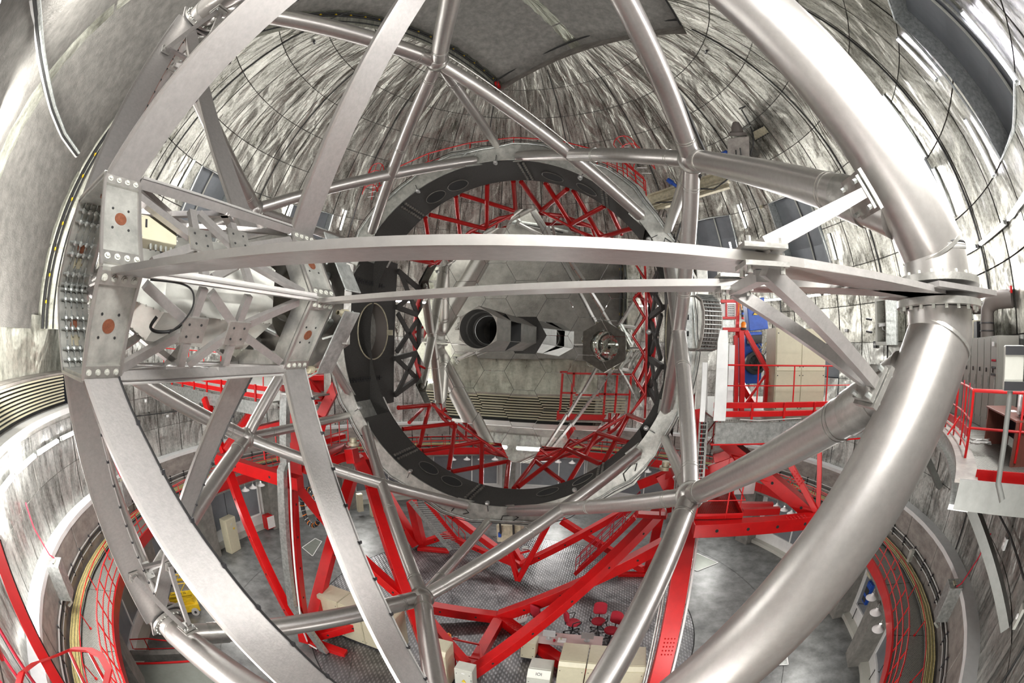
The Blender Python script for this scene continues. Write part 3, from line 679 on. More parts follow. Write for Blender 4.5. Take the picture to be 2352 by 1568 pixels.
def cbeam(face, p, q, w=.085, t=.055):
    nrm = pol(1, face, 0); MB().beam(Vector(p) - nrm * .035, Vector(q) - nrm * .035, w, t, nrm).build('cage_brace', 'silver_flat', S)
for p, q in (((0.891, 1.473, -0.102), (0.747, 2.014, -0.352)), ((0.910, 2.101, -0.070), (0.516, 2.090, -0.752)), ((0.696, 2.049, -0.441), (0.516, 1.408, -0.753)),
             ((0.892, 2.204, -0.100), (0.755, 2.588, -0.339)), ((0.903, 2.672, -0.082), (0.515, 2.677, -0.754)), ((0.688, 2.603, -0.455), (0.522, 2.178, -0.742)),
             ((0.690, 2.786, -0.450), (0.522, 3.524, -0.742)), ((0.742, 2.765, -0.361), (0.905, 3.413, -0.078))): cbeam(-30, p, q)
for p, q in (((0.542, 1.370, 0.707), (0.701, 1.996, 0.431)), ((0.539, 2.054, 0.712), (0.918, 2.096, 0.056)), ((0.542, 2.150, 0.707), (0.710, 2.577, 0.416)),
             ((0.550, 2.607, 0.693), (0.917, 2.668, 0.057)), ((0.772, 1.991, 0.310), (0.886, 1.526, 0.111)), ((0.812, 2.566, 0.240), (0.918, 2.184, 0.055)),
             ((0.785, 2.769, 0.287), (0.918, 3.483, 0.056)), ((0.695, 2.714, 0.443), (0.542, 3.558, 0.708))): cbeam(30, p, q)
for nrm_a, pts in ((-30, ((0.712, 2.110, -0.413), (0.706, 2.670, -0.423))), (30, ((0.728, 2.095, 0.384), (0.669, 2.621, 0.487)))):
    nrm = pol(1, nrm_a, 0)
    for c in pts:
        o = MB().obox(c, Vector((0, .14, 0)), nrm.cross(Vector((0, 1, 0))) * .125, nrm * .012).build('gusset_plate', 'silver_d', S)
        h = MB()
        for i in (-1, 1):
            for j in (-1, 1): p_ = Vector(c) + Vector((0, .07 * i, 0)) + nrm.cross(Vector((0, 1, 0))) * .06 * j; h.tube(p_, p_ + nrm * .016, .013, n=8)
        h.build('rivet', 'hole', S)
for face in (90, 150, 210, 270):     # the far faces, by the symmetry of the cage
    a, b = pol(hr, face - 30, 0), pol(hr, face + 30, 0)
    for (u0, y0), (u1, y1) in (((0, 1.38), (.6, 2.1)), ((1, 1.38), (.6, 2.1)), ((.6, 2.1), (0, 2.6)), ((.6, 2.1), (1, 2.6)), ((0, 2.5), (.5, 3.0)), ((.5, 3.0), (1, 3.6)), ((.5, 3.0), (0, 3.6)), ((1, 2.4), (.5, 3.0))):
        cbeam(face, a + (b - a) * u0 + Vector((0, y0, 0)) , a + (b - a) * u1 + Vector((0, y1, 0)))
for face in (150, 210):              # comb-shaped cable clamps and pads on the far-side plates
    for zz in (-.34, 0, .34):
        cb = MB(); nrm = pol(1, face, 0); tg = pol(1, face + 90, 0)
        c0 = pol(.80, face, 1.18) + tg * zz
        for j in range(4): cb.tube(c0 + Vector((0, -.12 + .08 * j, 0)) - tg * .15 - nrm * .05, c0 + Vector((0, -.12 + .08 * j, 0)) + tg * .15 - nrm * .05, .011, n=6)
        for s in (-1, 1): cb.tube(c0 + Vector((0, -.19, 0)) + tg * .06 * s - nrm * .05, c0 + Vector((0, .19, 0)) + tg * .06 * s - nrm * .05, .013, n=6); [cb.lathe(c0 + Vector((0, -.12 + .08 * j, 0)) + tg * .06 * s - nrm * .05, -nrm, [(0, .03), (.03, .028), (.04, 0)], 8) for j in range(4)]
        cb.build('cable_clamp', 'galv', S)
    MB().obox(pol(.79, face, 1.18) + pol(1, face + 90, 0) * .17, (0, .06, 0), pol(.06, face + 90, 0), pol(.01, face, 0)).build('pad', 'brass', S)
# housing inside the cage: panelled box with drive unit
hs = MB(); prof = [(1.55, .30), (1.9, .52), (2.9, .60), (3.35, .60)]
for i in range(3):
    for k in range(6):
        pass
vs = [pol(r, 60 * k + 30, y) for y, r in prof for k in range(6)]
o = MB().add(vs, [(i * 6 + k, i * 6 + (k + 1) % 6, (i + 1) * 6 + (k + 1) % 6, (i + 1) * 6 + k) for i in range(3) for k in range(6)] + [tuple(range(6))]).build('housing', 'housing', S)
sc = MB()
for i in range(3):
    for k in range(6):
        a, b = vs[i * 6 + k], vs[(i + 1) * 6 + k]
        for j in range(5): c = a + (b - a) * (j + .5) / 5; sc.lathe(c, pol(1, 60 * k + 30, 0), [(0, .012), (.012, .01), (.014, 0)], 6)
sc.build('screw', 'cabgrey', S, kind='stuff')
MB().path(smooth([pol(.66, -28, 1.75), pol(.68, -36, 1.7), pol(.68, -40, 1.8), pol(.68, -38, 1.98), pol(.7, -30, 2.05), pol(.74, -24, 2.15)]), .016, 8).build('hose', 'cable', S, smooth=True)
MB().path(smooth([pol(.9, -3, 1.5), pol(.93, -3, 1.8), pol(.92, -6, 1.95), pol(.89, -14, 2.0), pol(.85, -24, 1.95), pol(.80, -34, 1.85)]), .009, 6).build('cable', 'cable', S, smooth=True)
for k, (c1, c2) in enumerate((('orange', 'plastic'),)):
    for j in range(3): MB().path([pol(.66, 42 + 3 * j, 1.5), pol(.6, 38 + 3 * j, 1.7), pol(.5, 25 + 3 * j, 1.85)], .016, 6).build('cable', 'orange' if j == 1 else 'cable', S, smooth=True)
nr = pol(1, 30, 0); q = [Vector(p) for p in ((0.515, 1.463, 0.549), (0.504, 1.909, 0.567), (0.647, 1.867, 0.319), (0.648, 1.445, 0.318))]
jb = MB().prism(q, -nr * .13).build('junction_box', 'beige', S, bevel=.01, label='beige electrical junction box')
MB().prism([q[0] + (q[1] - q[0]) * a + (q[3] - q[0]) * b + nr * .002 for a, b in ((.12, .2), (.17, .2), (.17, .55), (.12, .55))], nr * .004).build('type_plate', 'plastic', S)
gl = MB()
for j in range(5): c = q[3] + (q[2] - q[3]) * (.35 + .14 * j) - nr * .06; gl.lathe(c, (q[3] - q[0]), [(0, .016), (.03, .016), (.035, .01), (.06, .01)], 8)
gl.build('cable_gland', 'galv', S)
for s_ in (.04, .96):
    for t_ in (.08, .92): MB().tube(q[0] + (q[1] - q[0]) * s_ + (q[3] - q[0]) * t_, q[0] + (q[1] - q[0]) * s_ + (q[3] - q[0]) * t_ + nr * .006, .009, n=8).build('box_screw', 'cabgrey', S)
# secondary mirror and its six-sided baffle at the far end of the cage
hexa = [pol(1.02, 60 * k + 30, 4.42) for k in range(6)]; ring = [pol(.60, 30 * k, 4.42) for k in range(12)]
vs = hexa + ring; fs = []
for k in range(6):
    fs.append((k, 6 + (2 * k + 1) % 12, 6 + (2 * k + 2) % 12, 6 + (2 * k + 3) % 12, (k + 1) % 6)) if False else None
    fs.append((k, 6 + (2 * k + 1) % 12, 6 + (2 * k + 2) % 12)); fs.append((k, 6 + (2 * k + 2) % 12, (k + 1) % 6)); fs.append(((k + 1) % 6, 6 + (2 * k + 2) % 12, 6 + (2 * k + 3) % 12))
MB().add(vs, fs).build('secondary_baffle', 'm3grey', S)
MB().add([p + Vector((0, dy, 0)) for dy in (0, -.16) for p in hexa], [(k, (k + 1) % 6, 6 + (k + 1) % 6, 6 + k) for k in range(6)]).build('baffle_skirt', 'silver_d', S)
n = 24; vs = [Vector((0, 4.40, 0))]; fs = []
for i in range(1, 7):
    r = .56 * i / 6
    vs += [pol(r, 360 * k / n, 4.40 - r * r * .28) for k in range(n)]
fs = [(0, 1 + k, 1 + (k + 1) % n) for k in range(n)] + [(1 + (i - 1) * n + k, 1 + (i - 1) * n + (k + 1) % n, 1 + i * n + (k + 1) % n, 1 + i * n + k) for i in range(1, 6) for k in range(n)]
MB().add(vs, fs).build('secondary_mirror', 'mirror', S, smooth=True)
for k in range(6):       # actuators and side covers between cage and baffle
    a = pol(.80, 60 * k + 12, 3.95); b = pol(.62, 60 * k + 40, 4.40)
    MB().path([a, a + (b - a) * .3, a + (b - a) * .7, b], .04, 10).build('actuator', 'galv', S, smooth=True)
    if k in (0, 5, 1): MB().obox(pol(1.0, 60 * k + 30, 4.18), pol(.01, 60 * k + 30, 0), pol(.44, 60 * k + 120, 0), (0, .16, 0)).build('side_cover', 'galv', S, bevel=.01)
    MB().lathe(pol(.92, 60 * k + 52, 4.1), (0, 1, 0), [(0, .03), (.1, .03), (.1, .05), (.2, .05), (.2, .02), (.3, .02)], 10).build('valve', 'brass', S, smooth=True)
    MB().path([pol(.9, 60 * k + 30, 3.98), pol(1.0, 60 * k + 36, 4.06), pol(1.02, 60 * k + 46, 4.2), pol(.97, 60 * k + 54, 4.35)], .014, 6).build('hose', 'galv', S, smooth=True)

# ------------------------------------------------------------------ elevation ring
E_ = MB(); n = 96; y0, y1 = 13.32, 15.2
def rr(phi): return 6.0
vs = [pol(6.0, 360 * i / n, y) for i in range(n) for y in (y0, y0 + .62, y1 - .62, y1)]
def side(i): a = (360 * (i + .5) / n + 180) % 360 - 180; return abs(a) < 33 or abs(a) > 147
E = E_.add(vs, [(i * 4 + k, ((i + 1) % n) * 4 + k, ((i + 1) % n) * 4 + k + 1, i * 4 + k + 1) for i in range(n) for k in range(3) if not side(i)]).build('elevation_ring', 'black', T, smooth=True)
E['label'] = 'great black-lined ring of the tube with silver face plates'
# end faces: dark lip then silver annulus of plates
for k in range(24):
    a0, a1 = 15 * k, 15 * k + 15
    def ann(r0, r1, y, m, nm, thick=.04):
        i0 = [pol(r0, a0 + 15 * i / 4 , y) for i in range(5)]; o1 = [pol(r1(a0 + 15 * i / 4) if callable(r1) else r1, a0 + 15 * i / 4, y) for i in range(5)]
        MB().add(i0 + o1 + [p + Vector((0, thick, 0)) for p in i0 + o1], [(i, i + 1, i + 6, i + 5) for i in range(4)] + [(10 + i, 11 + i, 16 + i, 15 + i) for i in range(4)] + [(i + 5, i + 6, i + 16, i + 15) for i in range(4)] + [(i, i + 1, i + 11, i + 10) for i in range(4)] + [(0, 5, 15, 10), (4, 9, 19, 14)]).build(nm, m, E)
    hx = lambda a: 6.62 / cos(R(((a + 15) % 30) - 15)) * 1.0
    ann(6.0, hx, 13.26, 'cast', 'face_plate')
    ann(6.0, hx, 15.22, 'black', 'rear_plate')
vs = [pol(6.63 / cos(R(15)), 15 + 30 * k, y) for k in range(12) for y in (13.28, 16.4)]
for k in range(12):
    j = (k + 1) % 12; MB().add([vs[2 * k], vs[2 * k + 1], vs[2 * j + 1], vs[2 * j]], [(0, 1, 2, 3)]).build('rim_plate', 'cast', E)
for k in range(12):      # round recesses in the black lining, their shade drawn as flat dark discs
    for da in (-7, 6):
        ph = 30 * k + 15 + da
        if 33 < abs((ph + 180) % 360 - 180) < 147 and 20 < abs(ph % 180 - 90) < 60 or ph in (68, 112): pass
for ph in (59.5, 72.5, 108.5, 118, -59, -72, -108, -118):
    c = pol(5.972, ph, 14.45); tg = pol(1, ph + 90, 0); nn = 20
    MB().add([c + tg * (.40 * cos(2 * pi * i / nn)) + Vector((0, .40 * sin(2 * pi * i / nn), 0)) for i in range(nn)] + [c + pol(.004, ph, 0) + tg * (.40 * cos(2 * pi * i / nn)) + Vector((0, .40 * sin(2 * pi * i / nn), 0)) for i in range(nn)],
             [(i, (i + 1) % nn, nn + (i + 1) % nn, nn + i) for i in range(nn)] + [tuple(range(nn, 2 * nn))]).build('recess_shade', 'hole', E, smooth=True)
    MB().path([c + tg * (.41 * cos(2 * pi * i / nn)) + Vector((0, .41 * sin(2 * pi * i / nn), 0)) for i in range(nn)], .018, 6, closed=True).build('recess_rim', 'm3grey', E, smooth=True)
for ph in (0, 60, 120, 180, 240, 300, 52, 128, 232, 308, 82, 262):   # bolted joints across the lining
    jb = MB()
    if ph in (60, 120, 0, 180, 240, 300): continue
    for s in (-1, 1):
        for j in range(9): c = pol(5.97, ph + .9 * s, 13.5 + .19 * j); jb.box(c - Vector((.04, .035, .04)), c + Vector((.04, .035, .04)))
    jb.build('lining_bolt', 'm3grey', E)
    MB().beam(pol(5.98, ph, 13.35), pol(5.98, ph, 15.15), .05, .03, pol(1, ph, 0)).build('lining_joint', 'hole', E)
# side boxes with the round light ports of the elevation axis
for s in (-1, 1):
    X = 5.98 * s; y0, y1, zz = 13.4, 17.3, 3.25; cy, pr = 15.45, 1.2; nn = 32
    outer = []; inner = []
    for i in range(nn):
        t = 2 * pi * (i + .5) / nn; inner.append(Vector((X, cy + pr * cos(t), pr * sin(t))))
        k = max(abs(cos(t)) / ((y1 - cy) if cos(t) > 0 else (cy - y0)), abs(sin(t)) / zz); outer.append(Vector((X, cy + cos(t) / k, sin(t) / k)))
    for i, t in ((0, 0),): pass
    for yy, z_ in ((y0, -zz), (y1, -zz), (y1, zz), (y0, zz)):
        j = min(range(nn), key=lambda i: (outer[i] - Vector((X, yy, z_))).length); outer[j] = Vector((X, yy, z_))
    sp = MB().add(inner + outer, [(i, (i + 1) % nn, nn + (i + 1) % nn, nn + i) for i in range(nn)]).build('side_plate', 'black', E)
    MB().add(inner + [p + Vector((.9 * s, 0, 0)) for p in inner], [(i, (i + 1) % nn, nn + (i + 1) % nn, nn + i) for i in range(nn)] + [tuple(range(nn, 2 * nn))]).build('light_port', 'duct', E, smooth=True)
    MB().path([p - Vector((.01 * s, 0, 0)) for p in inner], .03, 6, closed=True).build('port_rim', 'brass', E, smooth=True)
    jb = MB()
    for z_ in (-2.0, 2.0):
        jb.beam((X - .02 * s, 13.6, z_), (X - .02 * s, 16.2, z_), .04, .05)
        for j in range(12): jb.box((X - .06 * s - .02, 13.7 + .2 * j, z_ - .1), (X - .06 * s + .02, 13.74 + .2 * j, z_ + .1))
    jb.build('lining_joint', 'hole', E)
    MB().box((min(X, X - .3 * s), 16.58, -.14), (max(X, X - .3 * s), 16.62, .1)).build('latch', 'brass', E) if s < 0 else None
    # outer silver box round the trunnion
    MB().box((min(6.62 * s, 7.0 * s), 13.3, -2.6), (max(6.62 * s, 7.0 * s), 16.9, 2.6)).build('trunnion_box', 'cast', E, bevel=.03)
# dark braced frame behind the ring on the sides
for s in (-1, 1):
    for z_ in (-2.9, -1.2, 1.2, 2.9):
        MB().beam((5.9 * s, 17.2, z_), (5.5 * s, 18.9, z_ * .75), .16, .22).build('dark_brace', 'black', E)
    for za, zb in ((-2.9, -1.2), (1.2, 2.9), (-.9, .9)):
        MB().beam((5.85 * s, 17.3, za), (5.55 * s, 18.8, zb * .75), .12, .2).build('dark_brace', 'black', E); MB().beam((5.85 * s, 17.3, zb), (5.55 * s, 18.8, za * .75), .12, .2).build('dark_brace', 'black', E)
    MB().beam((5.5 * s, 18.9, -2.6), (5.5 * s, 18.9, 2.6), .14, .2).build('dark_brace', 'black', E)
# small inspection lamps on the ring's inner edge
for k in range(12):
    ph = 30 * k; c = pol(5.86, ph, 13.14)
    if ph == 0: c = Vector(((5.041, 13.140, 0.031)))
    o = MB().lathe(c, (0, 1, 0), [(.12, .0), (.12, .05), (.05, .075), (-.02, .085), (-.05, .07)], 14).build('ring_lamp', 'galv', E, smooth=True)
    MB().lathe(c, (0, 1, 0), [(-.05, .068), (-.10, .05), (-.13, .0)], 12).build('glass_bulb', 'glass', E, smooth=True)
    MB().tube(c, c + pol(.35, ph, .1), .012, n=6).build('lamp_arm', 'plastic', E)
# cable trunking that follows the ring's face
tr = MB(); tr2 = MB()
pts = []
for i in range(73):
    ph = 5 * i; r = 6.52 + (.12 if (ph // 15) % 2 else 0); pts.append(pol(r, ph, 13.20))
MB().path(pts[:-1], .028, 6, closed=True).build('conduit', 'galv', E, smooth=True)
MB().path([p * 1.0 + Vector((0, -.03, 0)) + (Vector((p.x, 0, p.z)).normalized() * .09) for p in pts[:-1]], .014, 5, closed=True).build('cable', 'cable', E, smooth=True)
for ph in (8, 26, 100, 140, 152, 200, 222, 262, 278, 318):
    q = [pol(6.5, ph, 13.2), pol(6.35, ph + 2, 13.12), pol(6.25, ph + 1, 13.1), pol(6.3, ph - 3, 13.15), pol(6.55, ph - 4, 13.22)]
    MB().path(q, .02, 6).build('hose', 'cable' if ph % 4 else 'galv', E, smooth=True)
for z0, z1, n_ in ((-2.4, 2.4, 0),):     # perforated cable ladder down the ring's right flank
    o = MB().box((6.05, 13.10, -2.55), (6.42, 13.2, 2.75)).build('cable_ladder', 'galv', E)
    for z_ in (1.85, 1.5, .95, .5, 0, -.5, -1.05, -1.55, -1.95):
        MB().box((6.16, 13.085, z_ - .08), (6.22, 13.11, z_ + .08)).build('slot', 'hole', E); MB().box((6.25, 13.085, z_ - .08), (6.31, 13.11, z_ + .08)).build('slot', 'hole', E)

# ------------------------------------------------------------------ primary mirror, 36 hexagonal segments
P = MB().lathe((0, 18.45, 0), (0, 1, 0), [(.0, .3), (.0, .5), (.2, .5), (.2, .3)], 12).build('primary_mirror', 'm3grey', T); P['label'] = 'primary mirror of thirty-six hexagonal segments'
sd = .936
for c in range(-3, 4):
    cnt = 7 - abs(c)
    for j in range(cnt):
        z = (j - (cnt - 1) / 2) * 1.6212; x = 1.404 * c
        if abs(x) < .1 and abs(z) < .1: continue
        ctr = Vector((x, 0, z)); gap = .991; tx, tz = random.gauss(0, .0009), random.gauss(0, .0009)
        if c == 0 and j == 1: tx = .004
        vs = []; fs = []
        hexo = [Vector((cos(R(60 * i)), 0, sin(R(60 * i)))) * sd * gap for i in range(6)]
        ringn = 3; pts = [Vector((0, 0, 0))]
        for q in range(1, ringn + 1):
            for i in range(6):
                for t in range(q): pts.append((hexo[i] + (hexo[(i + 1) % 6] - hexo[i]) * t / q) * q / ringn)
        def sag(p): X, Z = x + p.x, z + p.z; return 18.42 - (X * X + Z * Z) / 66 + p.x * tx + p.z * tz
        vs = [Vector((x + p.x, sag(p), z + p.z)) for p in pts]
        # faces between successive hexagonal rings
        start = [0, 1]
        for q in range(1, ringn + 1): start.append(start[-1] + 6 * q)
        for i in range(6): fs.append((0, 1 + i, 1 + (i + 1) % 6))
        for q in range(1, ringn):
            a0, b0, na, nb = start[q], start[q + 1], 6 * q, 6 * (q + 1)
            for i in range(6):
                for t in range(q + 1):
                    b1 = b0 + (i * (q + 1) + t) % nb; b2 = b0 + (i * (q + 1) + t + 1) % nb; a1 = a0 + (i * q + min(t, q)) % na if t < q else a0 + ((i + 1) * q) % na
                    fs.append((a1, b1, b2))
                    if t < q: fs.append((a1, b2, a0 + (i * q + t + 1) % na))
        o = MB().add(vs, fs).build('mirror_segment', 'mirror', P)
        me = o.data
        # exact mirror normals of the paraboloid
        nn = []
        for v in me.vertices:
            X, Z = v.co.x + o.location.x + P.location.x + T.location.x, v.co.z + o.location.z + P.location.z + T.location.z
            nn.append(Vector((-X / 33 + tx, -1, -Z / 33 + tz)).normalized())
        for p_ in me.polygons:
            p_.use_smooth = True
            if p_.normal.y > 0: p_.flip()
        me.normals_split_custom_set_from_vertices(nn)
        rim = [Vector((x, 0, z)) + h for h in hexo]
        MB().add([Vector((p.x, sag(p - ctr) + d_, p.z)) for d_ in (.004, .10) for p in rim], [(i, (i + 1) % 6, 6 + (i + 1) % 6, 6 + i) for i in range(6)] + [tuple(range(6, 12))]).build('segment_edge', 'glassrim', P)

# tertiary tower: two stacked six-sided shells with the flat tertiary mirror between them
Q = MB().lathe((0, 17.9, 0), (0, 1, 0), [(0, .3), (0, .5), (.3, .5), (.3, .3)], 12).build('tertiary_tower', 'm3grey', T); Q['label'] = 'dark grey six-sided tower in front of the primary mirror'
def hx(r, y, off=30): return [pol(r, 60 * k + off, y) for k in range(6)]
ta, tb, r0 = 11.95, 14.0, .68
fr = hx(r0, ta); nn = 30; cir = [pol(.585, 360 * i / nn + 30, ta) for i in range(nn)]
fs = []
for k in range(6):
    for i in range(5): fs.append((k if i < 3 else (k + 1) % 6, 6 + (5 * k + i) % nn, 6 + (5 * k + i + 1) % nn))
    fs.append((k, 6 + (5 * k + 3) % nn, (k + 1) % 6))
MB().add(fr + cir, fs).build('tower_mouth', 'm3grey', Q)
for k in range(6):
    def panel(ya, yb, ra=r0, rb=r0, nm='tower_panel', m='m3grey'):
        a = [pol(ra, 60 * k + 30, ya), pol(ra, 60 * k + 90, ya), pol(rb, 60 * k + 90, yb), pol(rb, 60 * k + 30, yb)]
        MB().add(a, [(0, 1, 2, 3)]).build(nm, m, Q)
    panel(ta, 13.55 if k in (5, 4, 0) else 15.0)
    if k not in (5, 4, 0): pass
    panel(15.0, 17.9) if k not in () else None
    if k in (4, 0): 
        a = [pol(r0, 60 * k + 30, 13.55), pol(r0, 60 * k + 90, 13.55), pol(r0, 60 * k + 90, 15.0), pol(r0, 60 * k + 30, 15.0)]
        MB().add(a, [(0, 1, 3)] if k == 4 else [(0, 2, 3)]).build('tower_panel', 'm3grey', Q)
MB().lathe((0, 0, 0), (0, 1, 0), [(ta, .585), (ta + .5, .57), (ta + .5, .52), (ta + 1.0, .52), (ta + 1.0, .46), (13.9, .46)], 30).build('inner_baffle', 'black', Q, smooth=True)
MB().path([pol(.46, 12 * i, 13.0) for i in range(30)], .012, 6, closed=True).build('baffle_ring', 'galv', Q, smooth=True)
n = 28; MB().add([Vector((.45 * cos(2 * pi * i / n), 14.55 - .62 * cos(2 * pi * i / n), .48 * sin(2 * pi * i / n))) for i in range(n)], [tuple(range(n))]).build('tertiary_mirror', 'mirror', Q)
MB().add(hx(r0 * 1.0, 15.0), [tuple(range(6))]).build('tower_bulkhead', 'hole', Q)
for k in range(6): MB().path([pol(r0, 60 * k + 30, ta), pol(r0, 60 * k + 30, 17.9)], .012, 5).build('tower_edge', 'm3grey', Q)
for k in range(3):     # thin struts that hold the tower
    pass

# red tubular cell of the primary mirror
C = MB().path([pol(5.75, 15 * i, 18.75) for i in range(24)], .09, 8, closed=True).build('mirror_cell', 'red_d', T, smooth=True); C['label'] = 'red tubular cell round the primary mirror'
def ct(p, q, r=.095, m='red_d', nm='cell_tube'): MB().tube(p, q, r, n=12).build(nm, m, C, smooth=True)
K1, K2 = 15.6, 18.0
for p, q, r in (
    ((-2.438, 15.600, 5.651), (-3.147, 18.000, 4.714), 0.1),
    ((-3.590, 15.600, 4.941), (-1.931, 18.000, 4.846), 0.1),
    ((-1.086, 15.600, 6.069), (-1.828, 18.000, 4.924), 0.1),
    ((-2.208, 15.600, 5.706), (-0.569, 18.000, 5.631), 0.1),
    ((0.013, 15.600, 6.110), (-0.489, 18.000, 5.711), 0.1),
    ((-0.565, 18.000, 5.461), (-1.744, 18.000, 4.898), 0.06),
    ((-3.787, 15.600, 4.824), (-4.484, 18.000, 3.331), 0.1),
    ((-4.979, 15.600, 3.223), (-4.437, 18.000, 3.308), 0.1),
    ((-4.414, 18.000, 3.307), (-3.412, 18.000, 3.862), 0.06),
    ((0.337, 15.600, 6.066), (0.697, 18.000, 5.607), 0.1),
    ((2.187, 15.600, 5.638), (0.697, 18.000, 5.565), 0.1),
    ((1.326, 15.600, 5.944), (2.025, 18.000, 4.882), 0.1),
    ((3.607, 15.600, 4.891), (2.025, 18.000, 4.882), 0.1),
    ((2.425, 15.600, 5.574), (3.262, 18.000, 4.365), 0.1),
    ((3.727, 15.600, 4.979), (4.233, 18.000, 4.424), 0.1),
    ((4.642, 15.600, 3.996), (3.336, 18.000, 4.266), 0.1),
    ((0.697, 18.000, 5.544), (2.728, 18.000, 4.350), 0.06),
    ((3.626, 18.000, 3.507), (3.792, 18.000, 3.277), 0.05),
    ((3.792, 18.000, 3.277), (4.678, 18.000, 3.265), 0.05),
    ((4.696, 18.000, 3.246), (5.190, 18.000, 2.479), 0.06),
    ((5.185, 18.000, 2.087), (4.713, 18.000, 1.599), 0.06),
    ((4.713, 18.000, 1.599), (5.200, 18.000, 0.799), 0.06),
    ((5.200, 18.000, 0.799), (4.686, 18.000, 0.024), 0.06),
    ((4.686, 18.000, 0.024), (5.185, 18.000, -0.712), 0.06),
    ((5.185, 18.000, -0.712), (4.727, 18.000, -1.578), 0.06),
    ((4.727, 18.000, -1.578), (5.284, 18.000, -2.392), 0.06),
    ((5.225, 18.000, 3.215), (5.339, 18.000, -3.412), 0.05),
    ((5.285, 18.000, -2.410), (4.708, 18.000, -3.222), 0.08),
    ((4.618, 18.000, -3.299), (5.205, 15.600, -3.183), 0.1),
    ((4.619, 18.000, -3.317), (3.751, 15.600, -4.768), 0.1),
    ((3.349, 18.000, -4.098), (4.507, 18.000, -3.321), 0.06),
    ((3.331, 18.000, -4.118), (4.634, 15.600, -3.956), 0.1),
    ((3.331, 18.000, -4.118), (2.366, 15.600, -5.837), 0.1),
    ((2.063, 18.000, -4.880), (3.236, 18.000, -4.103), 0.06),
    ((2.064, 18.000, -4.900), (3.624, 15.600, -4.843), 0.1),
    ((1.989, 18.000, -4.924), (0.484, 15.600, -6.005), 0.1),
    ((0.833, 18.000, -5.482), (1.834, 18.000, -4.894), 0.06),
    ((0.834, 18.000, -4.960), (1.293, 18.000, -5.287), 0.06),
    ((-4.766, 15.600, -3.197), (-4.427, 18.000, -3.348), 0.1),
    ((-4.427, 18.000, -3.348), (-3.781, 15.600, -4.764), 0.1),
    ((-4.564, 15.600, -4.097), (-3.200, 18.000, -4.114), 0.1),
    ((-3.113, 18.000, -4.168), (-2.437, 15.600, -5.562), 0.1),
    ((-3.621, 15.600, -4.953), (-1.897, 18.000, -4.860), 0.1),
    ((-1.813, 18.000, -4.893), (-1.041, 15.600, -6.182), 0.1),
    ((-4.313, 18.000, -3.318), (-3.310, 18.000, -3.938), 0.06),
    ((-2.984, 18.000, -4.116), (-0.575, 18.000, -5.499), 0.06),
    ((-4.243, 15.600, -3.782), (-4.795, 18.000, -3.544), 0.08),
    ((-2.303, 15.600, -5.678), (-0.592, 18.000, -5.665), 0.1),
    ((-0.531, 18.000, -5.660), (-0.008, 15.600, -6.133), 0.1),
    ((0.639, 18.000, -5.538), (0.311, 15.600, -6.098), 0.1),
    ((0.698, 18.000, -5.554), (2.238, 15.600, -5.648), 0.1),
    ((-3.773, 18.000, -3.668), (-3.642, 18.000, -3.411), 0.05),
): ct(p, q, r)
for i in range(24):
    a, b = pol(5.75, 15 * i, 18.75), pol(5.2 if i % 2 else 5.75, 15 * i + 7.5, 19.6)
    ct(a, b, .06); ct(b, pol(5.75, 15 * i + 15, 18.75), .06)
MB().path([pol(5.5, 15 * i, 19.6) for i in range(24)], .09, 8, closed=True).build('cell_ring', 'red_d', C, smooth=True)
MB().add([pol(.98, 60 * k, y) for y in (18.44, 18.5) for k in range(6)], [tuple(range(6)), tuple(range(6, 12))] + [(k, (k + 1) % 6, 6 + (k + 1) % 6, 6 + k) for k in range(6)]).build('centre_plate', 'black', P)
for i in range(-2, 3):
    ct((1.9 * i, 19.3, -4.6), (1.9 * i, 19.3, 4.6), .07); ct((-4.4, 19.4, 1.9 * i), (4.4, 19.4, 1.9 * i), .07)

# ------------------------------------------------------------------ fluorescent lamps
def strip_lamp(pa, pb, label, group, inward, w=.10, m='lamp', double=False):
    pa, pb, inward = Vector(pa), Vector(pb), Vector(inward).normalized(); c = (pa + pb) / 2
    t = thing('fluorescent_lamp', label, 'lamp', (c.x, c.y, min(pa.z, pb.z)), group)
    up = inward; MB().beam(pa, pb, w * 1.3, .05, up).build('housing', 'white', t)
    d = (pb - pa).normalized()
    MB().tube(pa + inward * .07 + d * .04, pb + inward * .07 - d * .04, w * .42, n=10).build('tube', m, t, smooth=True)
    for q, s in ((pa, 1), (pb, -1)): MB().beam(q + inward * .05, q + d * (.05 * s) + inward * .05, w, .11, up).build('end_cap', 'galv', t)
    return t
g = 'fluorescent lamps in the row round the dome above the walls'
ORD = ['first', 'second', 'third', 'fourth', 'fifth', 'sixth', 'seventh', 'eighth', 'ninth', 'tenth', 'eleventh', 'twelfth', 'thirteenth', 'fourteenth', 'fifteenth', 'sixteenth', 'seventeenth', 'eighteenth', 'nineteenth', 'twentieth', 'twenty-first', 'twenty-second']
for a in range(-129, 186, 9):
    lab = ('fluorescent batten of the dome row directly above the right-hand doorway' if a == 60 else ORD[(a - 69) // 9] + ' fluorescent batten of the dome row to the right of the doorway' if a > 60 else
           ORD[(51 - a) // 9] + ' fluorescent batten of the dome row to the left of the doorway' if a > -30 else ORD[(a + 129) // 9] + ' fluorescent batten of the dome row, counted from the slit on the left')
    strip_lamp(cyl(a, DR - .28, 2.62), cyl(a + 8, DR - .28, 2.62), lab, g, DC - cyl(a + 4, 1), .10)
g = 'fluorescent lamps under the louvres at the foot of the dome slit'
for a in range(-178, -134, 7):
    strip_lamp(cyl(a, DR - .1, -3.95), cyl(a + 6, DR - .1, -3.95), ORD[(a + 178) // 7] + ' fluorescent batten under the louvres behind the viewer, counted towards the left wall', g, DC - cyl(a + 3, 1), .12)
